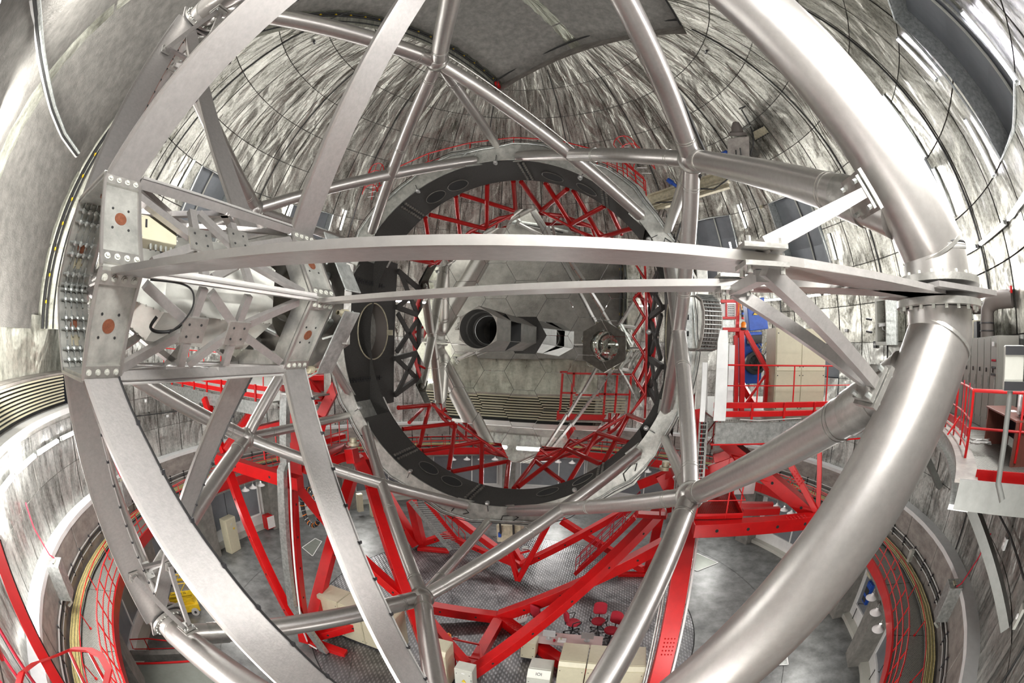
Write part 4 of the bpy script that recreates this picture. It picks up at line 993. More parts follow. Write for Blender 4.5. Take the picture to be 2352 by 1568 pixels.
for k, (a, e0, e1, lab) in enumerate(((-111.4, 21.8, 27.6, 'short upright fluorescent lamp left of the hatch on the dome, upper left'),
        (-78.8, 24, 27.8, 'small fluorescent lamp behind the far spider vane, left of the second hatch'), (-62.8, 24.3, 29.2, 'upright fluorescent lamp right of the second hatch, left of the elevation ring'),
        (51.6, 24, 29.3, 'upright fluorescent lamp between node tube and hatch, right of the elevation ring'), (73.8, 14.2, 19, 'upright fluorescent lamp beside the hatch behind the upper brace'),
        (46, 16, 22, 'upright fluorescent lamp behind the near-vertical silver strut'), (108.6, 20, 28.8, 'blazing fluorescent lamp just right of the thick cabled ring tube'), (109, 12.8, 18.6, 'lower fluorescent lamp just right of the thick cabled ring tube'),
        (123.2, 21.8, 27.4, 'violet-tinged fluorescent lamp on the left edge of the big hatch, upper of two'), (123.3, 12.2, 17.6, 'violet-tinged fluorescent lamp on the left edge of the big hatch, lower of two'),
        (138.6, 21, 27.5, 'blazing fluorescent lamp right of the big hatch, upper of two'), (138.8, 11.8, 17.2, 'blazing fluorescent lamp right of the big hatch, lower of two'))):
    c = (sph(a, e0) + sph(a, e1)) / 2
    strip_lamp(sph(a, e0, DR - .08), sph(a, e1, DR - .08), lab, 'upright fluorescent lamps beside the dome hatches', DC - c, .10, 'lamp_v' if k in (8, 9, 10, 11) else 'lamp')

# ------------------------------------------------------------------ red mount that carries the tube
G = thing('telescope_mount', 'massive red welded mount whose box-section legs straddle the floor under the tube', 'mount', (0, 15, FZ))
def bar(p, q, w=.42, h=None, name='beam', up=(0, 0, 1), m='red', par=None, holes=0):
    p, q = Vector(p), Vector(q); o = MB().beam(p, q, w, h or w, up).build(name, m, par or G, bevel=.01)
    if holes:
        hb = MB(); d = (q - p).normalized(); sx = d.cross(Vector((0, 0, 1))).normalized(); L = (q - p).length
        for i in range(holes):
            c = p + d * (L * (i + .7) / (holes + .4))
            for s in (-1, 1): hb.tube(c + sx * (w / 2 - .01) * s, c + sx * (w / 2 + .004) * s, .05, n=12)
        hb.build('drain_hole', 'hole', o)
    return o
def rivets(c, ax, ay, nrm, nx, ny, sx, sy, par, r=.022):
    mb = MB(); c, ax, ay, nrm = Vector(c), Vector(ax).normalized(), Vector(ay).normalized(), Vector(nrm).normalized()
    for i in range(nx):
        for j in range(ny): p = c + ax * ((i - (nx - 1) / 2) * sx) + ay * ((j - (ny - 1) / 2) * sy); mb.tube(p, p + nrm * .03, r, n=6)
    return mb.build('bolt_group', 'red', par)
FL, FR, BL, BR = Vector((-6.25, 9.4, FZ + .2)), Vector((6.35, 9.4, FZ + .2)), Vector((-6.4, 20.0, FZ + .2)), Vector((6.6, 20.3, FZ + .2))
J1, LC, J2 = Vector((.1, 14.7, FZ + .25)), Vector((0, 10.3, FZ + .3)), Vector((0, 18.2, FZ + .4))
CRt = Vector((6.739, 14.200, -0.875)); 
o = bar(CRt, FR, .56, .5, 'leg', holes=6)
d = (FR - CRt).normalized(); 
for z_ in (.38, .75): rivets(CRt + (FR - CRt) * z_ + Vector((-.0, -.28, 0)), (1, 0, 0), d, (0, -1, 0), 4, 5, .1, .14, o)
MB().beam(CRt + Vector((.36, -.1, 0)), FR + Vector((.36, -.1, 0)), .07, .12).build('pipe', 'white', G)
for dx in (-.38, -.46): MB().tube(CRt + Vector((dx, -.1, -3)), FR + Vector((dx, -.1, .2)), .03, n=8).build('pipe', 'galv', G, smooth=True)
bar((6.677, 13.500, -5.473), (6.215, 10.200, -12.761), .16, .2, 'brace')
CLm = Vector((-6.571, 10.600, -5.424)); bar(CLm, FL, .42, .4, 'leg', holes=5)
bar((-9.968, 10.200, -5.801), FL + Vector((-.25, .1, .3)), .36, .3, 'leg', holes=4)
bar((-7.124, 15.200, -6.622), FL + Vector((.1, .2, .2)), .48, .42, 'leg', holes=3)
bar((-6.448, 15.300, -5.760), (-2.838, 12.200, -10.164), .42, .4, 'leg', holes=3); bar((-2.838, 12.200, -10.164), (-1.150, 10.200, -10.937), .42, .4, 'brace', holes=1)
bar((-6.720, 10.800, -5.472), (-5.751, 12.400, -8.425), .42, .36, 'brace', holes=1); bar((-5.751, 12.400, -8.425), (-2.570, 12.400, -10.720), .42, .36, 'brace', holes=2)
bar((-2.029, 12.200, -10.917), (0.187, 10.300, -11.108), .3, .3, 'brace', holes=1)
bar((6.128, 15.400, -6.505), LC, .42, .40, 'brace', holes=5)
bar((6.415, 15.400, -8.027), J1 + Vector((0, 0, .1)), .46, .46, 'brace', holes=4)
bar(J1, FR + Vector((0, .3, 0)), .44, .44, 'base_beam', holes=3); bar(J1, (-3.304, 13.600, -11.489), .44, .44, 'base_beam', holes=2); bar(J1, LC + Vector((.05, .1, -.1)), .42, .42, 'base_beam')
bar(FL + Vector((.1, .25, .1)), (-4.186, 11.300, -11.250), .3, .34, 'base_beam', holes=2)
bar(FL + Vector((.15, .15, -.05)), (-4.572, 9.814, -12.280), .36, .3, 'base_beam')
rivets(J1 + Vector((1.0, .1, .25)), (1, .1, .6), (0, 1, 0), (0, 0, 1), 5, 4, .14, .1, G); rivets(J1 + Vector((.75, -.75, .24)), (1, -.85, 0), (.85, 1, 0), (0, 0, 1), 5, 4, .14, .1, G)
# rear frame
bar((-8.759, 20.500, -8.985), BL, .5, .45, 'leg', holes=2); bar((-6.713, 20.200, -9.336), (-6.199, 20.200, -11.924), .5, .45, 'leg'); bar(BL + Vector((0, .2, 0)), (-4.765, 21.200, -11.476), .34, .34, 'base_beam', holes=1)
bar(BL + Vector((.1, -.1, -.1)), (-4.523, 20.353, -12.250), .4, .2, 'base_beam')
bar((-5.135, 20.600, -9.467), (-0.034, 18.800, -11.508), .34, .34, 'brace', holes=3); bar((-0.034, 18.800, -11.508), (5.310, 20.600, -8.377), .34, .34, 'brace', holes=4)
bar((1.630, 21.000, -9.646), (6.316, 20.200, -12.070), .34, .34, 'brace', holes=3); bar((-0.032, 18.800, -11.562), (-5.006, 20.800, -11.348), .26, .26, 'brace', holes=1)
bar((-0.563, 18.400, -10.258), J2 + Vector((0, 0, -.2)), .22, .2, 'brace'); bar((1.268, 18.600, -8.896), J2 + Vector((0, 0, -.2)), .22, .24, 'brace')
bar((-0.541, 19.400, -10.827), (0.100, 19.000, -11.516), .3, .3, 'brace'); MB().lathe((0.198, 18.800, -10.421), (1, 0, 0), [(-.15, 0), (-.15, .09), (.15, .09), (.15, 0)], 12).build('drum', 'galv', G, smooth=True)
bar((-0.056, 18.800, -10.768), (0.422, 18.800, -10.545), .08, .1, 'bracket')
bar((6.370, 17.800, -7.701), BR + Vector((-.1, 0, 0)), .42, .4, 'leg', holes=2); bar((6.749, 16.500, -7.773), (6.680, 19.400, -11.603), .2, .3, 'brace'); bar((4.938, 19.949, -12.200), (6.376, 20.037, -12.200), .3, .2, 'base_beam')
# heads of the side frames and the bearing pads
bar((-8.540, 12.600, -2.313), (-7.849, 12.200, -5.964), .5, .46, 'column'); bar((-8.349, 13.600, -2.050), (-6.504, 13.600, -1.894), .3, .22, 'column_head'); bar((-8.339, 13.700, -2.370), (-6.701, 13.700, -2.246), .1, .5, 'head_web')
bar((-6.345, 13.600, -1.918), (-7.159, 13.200, -3.570), .5, .4, 'column_head'); bar((-7.155, 13.200, -3.480), (-7.559, 12.600, -5.812), .7, .5, 'column'); bar((-7.778, 13.200, -2.062), (-6.961, 13.200, -2.753), .14, .2, 'head_rib'); bar((-7.967, 13.300, -2.966), (-6.508, 13.300, -2.773), .16, .08, 'head_rib')
bar((-7.860, 13.200, -3.199), (-7.303, 13.200, -2.962), .14, .1, 'head_rib'); bar((-9.100, 15.300, -1.586), (-8.905, 15.300, -2.180), .5, .5, 'column_head')
bar((-6.913, 14.500, -4.479), (-7.226, 13.500, -4.574), .3, .2, 'bearing_beam'); bar((-6.560, 14.300, -5.063), (-7.040, 13.200, -5.344), .6, .5, 'bearing_beam'); bar((-5.896, 13.600, -4.726), (-5.799, 13.600, -5.296), .42, .42, 'bearing_pedestal'); bar((-6.038, 14.200, -5.246), (-5.706, 14.600, -6.460), .5, .5, 'bearing_pedestal')
MB().lathe((-5.682, 13.500, -4.531), (0, 0, 1), [(0, .0), (0, .22), (.12, .22), (.12, .14), (.3, .14), (.3, 0)], 16).build('bearing_pad', 'brass', G, smooth=True)
bar((5.873, 14.600, -4.802), (6.157, 14.600, -5.242), .5, .5, 'bearing_pedestal'); MB().lathe((5.975, 14.500, -4.658), (0, 0, 1), [(0, .0), (0, .22), (.12, .22), (.12, .14), (.3, .14), (.3, 0)], 16).build('bearing_pad', 'brass', G, smooth=True)
bar((5.149, 14.900, -5.358), (6.235, 14.400, -4.691), .3, .34, 'bearing_beam'); bar((5.186, 14.900, -6.541), (6.255, 14.600, -6.470), .4, .16, 'bearing_beam'); bar((6.467, 14.800, -6.303), (6.131, 14.800, -5.107), .45, .45, 'column')
for p_, q_ in (((5.117, 14.500, -6.136), (5.150, 14.500, -6.448)), ((5.932, 14.400, -6.080), (5.978, 14.400, -6.460))): bar(p_, q_, .06, .06, 'guard_post')
MB().path([(5.117, 14.500, -6.136), (5.932, 14.400, -6.080)], .03).build('guard_rail', 'red', G)
# outrigger frames below the side platforms
OR_ = [((6.501, 10.800, -5.312), (10.619, 10.800, -5.293), .40, .40, 'outrigger_beam', 4), ((7.721, 13.200, -3.335), (10.763, 10.900, -5.461), .40, .40, 'outrigger_brace', 3), ((9.243, 11.600, -3.395), (10.567, 10.900, -5.227), .2, .18, 'outrigger_brace', 0),
       ((10.265, 11.200, -2.968), (10.573, 11.000, -5.194), .15, .15, 'outrigger_post', 0), ((8.226, 12.600, -5.329), (9.501, 12.400, -5.324), .2, .2, 'outrigger_beam', 0), ((8.258, 11.900, -5.286), (9.516, 11.800, -5.283), .2, .22, 'outrigger_beam', 0), ((7.454, 13.400, -3.928), (8.141, 13.200, -3.671), .4, .3, 'outrigger_beam', 0), ((7.351, 13.400, -4.341), (8.265, 13.000, -3.869), .3, .3, 'outrigger_beam', 0),
       ((-10.324, 9.900, -5.217), (-5.891, 10.400, -5.355), .42, .46, 'outrigger_beam', 2), ((-10.165, 9.900, -4.173), (-9.807, 9.900, -4.898), .2, .24, 'outrigger_post', 0), ((-9.653, 9.900, -4.745), (-8.913, 11.200, -3.023), .34, .3, 'outrigger_brace', 0), ((-10.924, 9.900, -2.845), (-10.456, 9.900, -3.641), .3, .3, 'outrigger_post', 0), ((-9.359, 11.500, -4.175), (-8.611, 12.400, -3.919), .4, .4, 'outrigger_beam', 0), ((-19.564, 9.000, -2.778), (-19.372, 9.000, -4.858), .16, .16, 'outrigger_post', 0)]
for p, q, w_, h_, nm, hn in OR_: bar(p, q, w_, h_, nm, holes=hn)
rivets((9.578, 11.100, -4.089), (1, 0, -.8), (.8, 0, 1), (0, -1, 0), 5, 4, .12, .1, G); rivets((9.586, 10.550, -5.038), (1, 0, 0), (0, 1, 0), (0, 0, 1), 6, 3, .12, .1, G)
# galvanised cable duct and pipe beside the left leg
MB().flatpath([(-6.278, 10.300, -2.275), (-6.479, 10.300, -4.687), (-6.367, 10.000, -4.884), (-6.327, 9.300, -10.187), (-5.943, 9.200, -10.559), (-5.322, 9.400, -12.200)], (.17, 0, 0), (0, .1, 0)).build('cable_duct', 'galv', G)
MB().path([(-6.070, 10.100, -4.566), (-5.906, 9.900, -5.389), (-5.923, 9.200, -10.484), (-5.989, 9.200, -11.305), (-6.059, 9.331, -12.100), (-5.658, 9.355, -12.200)], .035, 8).build('pipe', 'white', G, smooth=True)
for j in range(4):
    MB().path([(-7.154, 10.800, -2.709), (-6.774, 10.700, -2.814), (-6.507, 10.600, -3.078), (-6.561, 10.600, -3.780)], .04, 8).build('hose', 'cable_g', G, smooth=True) if j == 0 else MB().path([Vector(p) + Vector((.07 * j, 0, -.07 * j)) for p in ((-7.255, 10.800, -2.799), (-6.870, 10.700, -2.871), (-6.624, 10.600, -3.139), (-6.654, 10.600, -3.795))], .035, 8).build('hose', 'cable_g', G, smooth=True)

def railing(nm, label, pts, h=1.1, n=None, group=None, m='red', r=.024, mid=(.5,), par=None, kick=0, up=Vector((0, 0, 1))):
    pts = [Vector(p) for p in pts]; c = sum(pts, Vector()) / len(pts)
    t = par or thing(nm, label, 'railing', (c.x, c.y, c.z), group)
    MB().path([p + up * h for p in pts], r, 8).build('handrail', m, t, smooth=True)
    for f in mid: MB().path([p + up * h * f for p in pts], r * .75, 6).build('mid_rail', m, t, smooth=True)
    L = [0]
    for a, b in zip(pts, pts[1:]): L.append(L[-1] + (b - a).length)
    n = n or max(2, int(L[-1] / 1.2) + 1)
    for i in range(n):
        s = L[-1] * i / (n - 1); k = next(j for j in range(1, len(L)) if L[j] >= s - 1e-6); f = (s - L[k - 1]) / max(L[k] - L[k - 1], 1e-6); p = pts[k - 1] + (pts[k] - pts[k - 1]) * f
        MB().tube(p, p + up * h, r, n=8).build('post', m, t, smooth=True)
    if kick: MB().flatpath([p + Vector((0, 0, kick / 2)) for p in pts], (.0, .015, 0), (0, 0, kick / 2)).build('kick_plate', m, t)
    return t

# right-hand side platform
NP = thing('side_platform', 'red-edged instrument platform with a mottled grey fascia, right of the tube', 'platform', (9.8, 12, -2.6))
y_ = 11.5
xa, xb = 6.95, 12.7
MB().box((xa, y_, -3.05), (xb + .6, y_ + .06, -2.46)).build('fascia', 'galv', NP)
MB().box((xa, y_ + .07, -2.44), (xb + .6, 17.5, -2.38)).build('deck', 'grating', NP)
for z_ in (-2.22, -1.98): bar((xa - .1, y_ + .02, z_), (xb + .4, y_ + .02, z_), .10, .16, 'edge_beam', par=NP)
for i in range(6): bar((xa + i * 1.05, y_ - .04, -2.42), (xa + i * 1.05, y_ - .04, -1.9), .07, .07, 'rib', par=NP)
bar((xa - .1, y_ + .1, -3.08), (xb + .6, y_ + .1, -3.08), .2, .05, 'bottom_flange', par=NP)
MB().path([(7.635, 11.400, -2.354), (8.180, 11.400, -2.396), (8.882, 11.400, -2.372), (9.622, 11.400, -2.352)], .02).build('cable', 'cable_g', NP)
rr_ = railing('platform_railing', 'red rail along the edge of the right-hand side platform', [(xa, y_, -2.0), (9.0, y_, -2.0), (12.9, y_, -2.0)], 1.12, 6, kick=0)
CB = thing('control_cabinet', 'large beige two-door cabinet standing on the right-hand side platform', 'cabinet', (10.3, 12.9, -2.2))
x0, x1, yc, z0, z1 = 9.0, 11.15, 12.35, -2.36, .02
p0 = (9.016, 12.350, -2.089); p1 = (10.893, 12.350, 0.213)
MB().box((p0[0] - .0, yc, z0), (p1[0], yc + .9, p1[2])).build('body', 'beige', CB, bevel=.01)
mx_ = p0[0] + (p1[0] - p0[0]) * .5
for (a, b) in ((p0[0] + .03, mx_ - .012), (mx_ + .012, p1[0] - .03)):
    for (c, d_) in ((z0 + .05, (z0 + p1[2]) / 2 - .01), ((z0 + p1[2]) / 2 + .01, p1[2] - .04)):
        o = MB().box((a, yc - .025, c), (b, yc, d_)).build('door', 'beige', CB, bevel=.006)
        s_ = MB()
        for xx in (a + .05, b - .05):
            for zz in (c + .12, d_ - .12): s_.tube((xx, yc - .03, zz), (xx, yc - .024, zz), .02, n=8)
        s_.build('door_lock', 'plastic', o)
# red frame, switch panel, instrument
NF = thing('red_frame', 'red welded triangular frame with a switch panel in front of the blue instrument', 'frame', (8.167, 13.000, -2.234))
def nf(a, b, w=.13): bar(a, b, w, w, 'frame_bar', par=NF)
nf((8.022, 13.000, 0.181), (8.151, 13.000, -2.576), .16); nf((7.857, 13.100, -0.020), (7.966, 13.100, -2.384), .14); nf((7.401, 13.000, 0.140), (8.172, 13.000, 0.157)); nf((8.172, 13.000, 0.117), (8.976, 13.000, -1.107), .15); nf((8.976, 13.000, -1.107), (8.974, 13.000, -2.240), .15); nf((8.904, 13.000, -1.243), (8.210, 13.000, -2.193), .08); nf((8.252, 13.600, -1.536), (8.697, 13.200, -2.264), .2)
nf((7.384, 13.200, 1.028), (7.969, 13.200, 1.046), .1); nf((7.969, 13.200, 1.046), (7.931, 13.200, -0.084), .12); nf((7.577, 13.200, 0.993), (7.570, 13.200, 0.517), .06); nf((7.377, 13.200, 0.512), (7.946, 13.200, 0.527), .08)
a, b = Vector((7.373, 13.220, 0.948)), Vector((7.546, 13.220, 0.545)); MB().box((a.x, 13.2, b.z), (b.x, 13.3, a.z)).build('switch_panel', 'white', NF)
a, b = Vector((7.611, 13.220, 0.955)), Vector((7.876, 13.220, 0.554)); o = MB().box((a.x, 13.2, b.z), (b.x, 13.3, a.z)).build('switch_panel', 'white', NF)
sw = MB()
for i in range(4):
    for j in range(6): sw.tube((a.x + .05 + i * (b.x - a.x - .08) / 3.4, 13.2, b.z + .05 + j * .07), (a.x + .05 + i * (b.x - a.x - .08) / 3.4, 13.18, b.z + .05 + j * .07), .014, n=6)
sw.build('switch', 'plastic', o, kind='stuff')
a, b = Vector((7.397, 13.220, 0.460)), Vector((7.844, 13.220, 0.200)); MB().box((a.x, 13.2, b.z), (b.x, 13.3, a.z)).build('display', 'galv', NF, bevel=.01)
BI = thing('instrument', 'large blue astronomical instrument with cables behind the red frame', 'instrument', (9.269, 15.400, -1.755))
def quad_box(pts, y0, dy, nm, m, par): o = MB().prism([Vector(p) for p in pts], (0, dy, 0)).build(nm, m, par, bevel=.02); return o
quad_box(((8.810, 14.900, 1.285), (9.542, 14.900, 1.437), (9.702, 14.900, 0.304), (8.936, 14.900, 0.208)), 0, .5, 'upper_housing', 'blue', BI)
quad_box(((8.762, 14.900, 0.173), (9.431, 14.900, 0.189), (9.454, 14.900, -1.635), (8.716, 14.900, -1.668)), 0, 1.0, 'lower_housing', 'blue', BI)
quad_box(((8.806, 14.600, 0.043), (9.360, 14.600, 0.085), (9.328, 14.600, -0.218), (8.810, 14.600, -0.258)), 0, .3, 'dark_module', 'plastic', BI)
c = Vector((9.118, 14.750, -0.906)); MB().lathe(c, (0, -1, 0), [(0, .0), (0, .42), (.14, .40), (.16, .28), (.05, .24), (.05, 0)], 28).build('wheel', 'plastic', BI, smooth=True)
for j in range(9):
    a = Vector((8.707, 14.700, -0.410)) + Vector((random.uniform(0, .5), 0, random.uniform(-.3, .3))); MB().path([a, a + Vector((.1, -.1, -.15)), a + Vector((.25, -.05, random.uniform(-.4, 0))), a + Vector((.4, 0, .1))], .014, 5).build('cable', random.choice(('cable', 'cable_y', 'galv')), BI, smooth=True)
MB().prism([Vector((9.152, 14.850, 0.858)) + Vector(v) for v in ((-.09, 0, -.08), (.09, 0, -.08), (0, 0, .08))], (0, -.01, 0)).build('warning_triangle', 'yellow', BI)
BC = thing('beacon', 'orange warning beacon on a bracket in front of the blue instrument', 'beacon', (8.081, 12.900, 0.151))
c = Vector((8.081, 12.900, 0.151)); MB().lathe(c, (0, 0, 1), [(0, .0), (0, .10), (.03, .10), (.06, .07), (.06, 0)], 16).build('base', 'plastic', BC, smooth=True)
MB().lathe(c + Vector((0, 0, .06)), (0, 0, 1), [(0, .09), (.14, .085), (.18, .05), (.19, 0)], 16).build('lens', 'orange', BC, smooth=True)
st = thing('signal_column', 'slim stacked signal lamp with blue and red rings above the orange beacon', 'lamp', (8.052, 12.900, 0.469)); c = Vector((8.052, 12.900, 0.469))
for k, mm in enumerate(('red', 'plastic', 'blue', 'plastic')): MB().tube(c + Vector((0, 0, .07 * k)), c + Vector((0, 0, .07 * k + .065)), .045, n=12).build('ring', mm, st, smooth=True)
for j in range(5): MB().path([(7.904, 13.000, 0.579), Vector((7.938, 12.950, 0.844)) + Vector((0, 0, .05 * j)), Vector((7.985, 12.900, 0.935)) + Vector((0, 0, .04 * j)), (8.026, 12.900, 0.749)], .012, 5).build('cable', 'orange', st, smooth=True)
# energy chain and cable covers beside the right trunnion
EC = thing('energy_chain', 'curved grey cable-carrier chain hanging beside the right trunnion', 'chain', (6.567, 11.400, -0.537))
pts = [Vector(p) for p in ((6.327, 11.800, 0.994), (6.498, 11.500, 0.986), (6.651, 11.400, 0.838), (6.699, 11.300, 0.538), (6.698, 11.300, 0.191), (6.650, 11.300, -0.155), (6.590, 11.400, -0.444), (6.444, 11.600, -0.517), (6.236, 12.000, -0.450))]
fine = []
for a, b in zip(pts[1:-1], pts[2:-1]): fine += [a + (b - a) * t / 3 for t in range(3)]
for k, c in enumerate(fine):
    d = (fine[min(k + 1, len(fine) - 1)] - fine[max(k - 1, 0)]).normalized(); sd_ = Vector((1, .25, 0)).normalized()
    MB().obox(c, sd_ * .27, d * .012, d.cross(sd_) * .03).build('link_bar', 'galv', EC)
for s in (-1, 1): MB().path([c + Vector((1, .25, 0)).normalized() * .27 * s for c in fine], .022, 6).build('side_chain', 'liner', EC, smooth=True)
for s in (-.18, -.09, 0, .09, .18): MB().path([c + Vector((1, .25, 0)).normalized() * s + Vector((0, .07, 0)) for c in fine], .034, 6).build('hose', 'duct', EC, smooth=True)
MB().flatpath([Vector(p) + Vector((0, .12, 0)) for p in pts], (.3, 0, 0), (0, .02, .01)).build('chain_bed', 'liner', EC)
CC = thing('cable_cover', 'tall pale metal cable cover bent at mid height, left of the red frame', 'cover', (6.884, 11.000, -2.308))
MB().flatpath([(6.949, 11.100, 0.039), (6.928, 11.100, -0.268), (6.897, 11.000, -0.943), (6.910, 11.000, -2.320)], [Vector((.11, 0, 0)), Vector((.15, 0, 0)), Vector((.16, 0, 0)), Vector((.17, 0, 0))], (0, .03, 0)).build('cover', 'white', CC)
CC = thing('cable_cover', 'narrow pale metal cable cover next to the right leg', 'cover', (6.489, 11.200, -2.400))
MB().flatpath([(6.479, 11.300, -0.813), (6.478, 11.300, -1.597), (6.463, 11.200, -2.377)], (.07, 0, 0), (0, .03, 0)).build('cover', 'white', CC)
CC = thing('cable_cover', 'pale slotted cable cover behind the taller one, beside the red upright', 'cover', (7.488, 12.200, -1.997))
MB().flatpath([(7.494, 12.200, -0.329), (7.488, 12.200, -1.997)], (.09, 0, 0), (0, .03, 0)).build('cover', 'white', CC)
LD = thing('cable_ladder', 'vertical galvanised cable ladder beside the right leg, filled with cables', 'ladder', (6.666, 11.600, -4.106))
a, b = Vector((6.599, 11.600, -2.469)), Vector((6.640, 11.600, -4.105))
for s in (-.11, .11): MB().beam(a + Vector((s, 0, 0)), b + Vector((s, 0, 0)), .02, .05).build('rail', 'galv', LD)
for i in range(13): c = a + (b - a) * (i + .5) / 13; MB().box(c - Vector((.11, .02, .012)), c + Vector((.11, .02, .012))).build('rung', 'galv', LD)
for s in (-.06, 0, .05): MB().path([a + (b - a) * i / 8 + Vector((s + random.uniform(-.02, .02), .05, 0)) for i in range(9)], .025, 6).build('cable', 'cable', LD, smooth=True)
bx_ = thing('access_landing', 'small red grating landing with rails below the right-hand side platform', 'platform', (7.553, 11.600, -5.351))
q = [Vector(p) for p in ((6.549, 10.900, -5.035), (7.945, 10.900, -5.057), (7.895, 13.000, -4.737), (6.923, 13.200, -4.830))]
MB().prism(q, (0, 0, -.05)).build('grating_deck', 'grating_r', bx_)
for a, b in ((q[0], q[1]), (q[1], q[2])): bar(a + Vector((0, 0, .06)), b + Vector((0, 0, .06)), .03, .16, 'kick_plate', par=bx_)
railing('landing_railing', 'red rail round the small landing under the right-hand side platform', [q[0], q[1], q[2]], 1.05, 5, kick=0)
railing('stair_railing', 'thin red stair rails rising behind the right leg', [(6.736, 12.600, -4.135), (7.847, 14.600, -3.605)], .9, 4)
EB = thing('cabinet', 'white switch cabinet on the landing below the right-hand side platform', 'cabinet', (8.582, 12.600, -4.897))
a, b = Vector((8.088, 12.600, -4.270)), Vector((8.813, 12.600, -4.966)); MB().box((a.x, 12.6, b.z), (b.x, 13.0, a.z)).build('body', 'white', EB, bevel=.02)

# left-hand side platform, mostly behind the tube
LP = thing('side_platform', 'red-edged instrument platform with a mottled grey fascia, left of the tube', 'platform', (-9.5, 10, -2.8))
MB().box((-15.2, 9.9, -3.1), (-6.9, 9.96, -2.62)).build('fascia', 'galv', LP)
MB().box((-15.2, 9.97, -2.58), (-6.6, 16.5, -2.52)).build('deck', 'grating', LP)
for z_ in (-2.40, -2.12): bar((-15.2, 9.92, z_), (-6.6, 9.92, z_), .10, .17, 'edge_beam', par=LP)
for i in range(7): bar((-14 + i * 1.1, 9.85, -2.6), (-14 + i * 1.1, 9.85, -2.0), .07, .07, 'rib', par=LP)
railing('platform_railing', 'red rail along the edge of the left-hand side platform, seen through the cage', [(-15.0, 9.9, -2.05), (-7.0, 9.9, -2.05)], 1.05, 7)
railing('landing_railing', 'red rail on the landing above the left outrigger beam', [(-6.482, 10.600, -4.750), (-7.502, 10.200, -4.753)], .95, 3)
railing('landing_railing', 'red rail beside the left bearing pad', [(-7.240, 13.400, -4.894), (-6.460, 14.200, -4.591)], .95, 4)
MB().prism([Vector(p) for p in ((-7.031, 13.200, -5.230), (-6.036, 13.600, -4.838), (-7.005, 14.600, -4.800), (-8.002, 14.400, -5.110))], (0, 0, -.04)).build('landing_deck', 'grating_r', G)

# ------------------------------------------------------------------ things on the observing floor
def cab(name, label, lo, hi, m, doors=2, split=None, group=None, base=True, face='y', extra=None, chamfer=0):
    lo, hi = Vector(lo), Vector(hi); t = thing(name, label, 'cabinet', ((lo.x + hi.x) / 2, (lo.y + hi.y) / 2, lo.z), group)
    if base: MB().box((lo.x + .03, lo.y + .03, lo.z), (hi.x - .03, hi.y - .03, lo.z + .09)).build('plinth', 'plastic', t)
    if chamfer:
        p = [(lo.x, lo.y, lo.z + .09), (lo.x, lo.y, hi.z - chamfer * 1.3), (lo.x, lo.y + chamfer * .8, hi.z), (lo.x, hi.y, hi.z), (lo.x, hi.y, lo.z + .09)]
        MB().prism(p, (hi.x - lo.x, 0, 0)).build('body', m, t, bevel=.01)
    else: MB().box((lo.x, lo.y, lo.z + .09), hi).build('body', m, t, bevel=.01)
    for i in range(doors):
        if face == 'y':
            a = lo.x + .015 + (hi.x - lo.x - .03) * i / doors; b = lo.x + .015 + (hi.x - lo.x - .03) * (i + 1) / doors - .012
            o = MB().box((a, lo.y - .022, lo.z + .12), (b, lo.y, hi.z - .03 - chamfer * 1.3)).build('door', m, t, bevel=.005)
            s_ = MB(); [s_.tube((xx, lo.y - .03, zz), (xx, lo.y - .02, zz), .018, n=8) for xx in (a + .06, b - .06) for zz in (lo.z + .25, hi.z - .2 - chamfer * 1.3)]; s_.build('door_lock', 'plastic', o)
            o2 = MB().box((a, lo.y + .02 + chamfer, hi.z), (b, hi.y - .02, hi.z + .015)).build('roof_panel', m, t, bevel=.004)
        else:
            a = lo.y + .015 + (hi.y - lo.y - .03) * i / doors; b = lo.y + .015 + (hi.y - lo.y - .03) * (i + 1) / doors - .012
            MB().box((hi.x, a, lo.z + .12), (hi.x + .022, b, hi.z - .03)).build('door', m, t, bevel=.005)
    return t
CG = 'beige cabinets on the observing floor'
for i, (x0, lab) in enumerate(((-6.3, 'beige floor cabinet beside the left foot of the mount, nearest the leg'), (-5.25, 'beige floor cabinet in the left row, second from the mount leg'), (-4.2, 'beige floor cabinet in the left row, partly behind the silver vane'), (-3.5, 'beige floor cabinet at the right end of the left row'))):
    x1 = (-5.27, -4.22, -3.52, -2.8)[i]
    cab('cabinet', lab, (x0, 10.75, FZ), (x1, 11.75, FZ + 1.9), 'beige', 1, group=None)
for (x0, x1, y0, y1, h, lab) in ((3.18, 4.05, 10.35, 11.5, 2.0, 'wide beige floor cabinet beside the desk, behind the bright silver tube'), (4.08, 5.0, 10.35, 11.5, 2.0, 'beige floor cabinet in the middle of the group near the right mount leg'), (5.02, 5.95, 10.3, 11.5, 2.0, 'beige floor cabinet at the right end of the group near the right mount leg'),
                                 (-1.1, -.35, 9.75, 10.5, 2.0, 'tall plain beige cabinet at the bottom centre beside the silver tube'), (.02, .62, 9.55, 10.0, 1.6, 'small beige cabinet with a warning triangle at the foot of the red braces')):
    t = cab('cabinet', lab, (x0, y0, FZ), (x1, y1, FZ + h), 'beige' if h > 1.7 else 'cabgrey', 1, chamfer=.12 if h > 1.7 else 0)
    if h < 1.7:
        MB().prism([(.26, 9.51, FZ + 1.02), (.42, 9.51, FZ + 1.02), (.34, 9.51, FZ + 1.16)], (0, -.01, 0)).build('warning_triangle', 'yellow', t)
        MB().box((.28, 9.51, FZ + 1.44), (.38, 9.525, FZ + 1.47)).build('type_plate', 'white', t)
        for j in range(4): MB().box((.57, 9.51, FZ + .7 + .14 * j), (.60, 9.52, FZ + .78 + .14 * j)).build('hinge', 'galv', t)
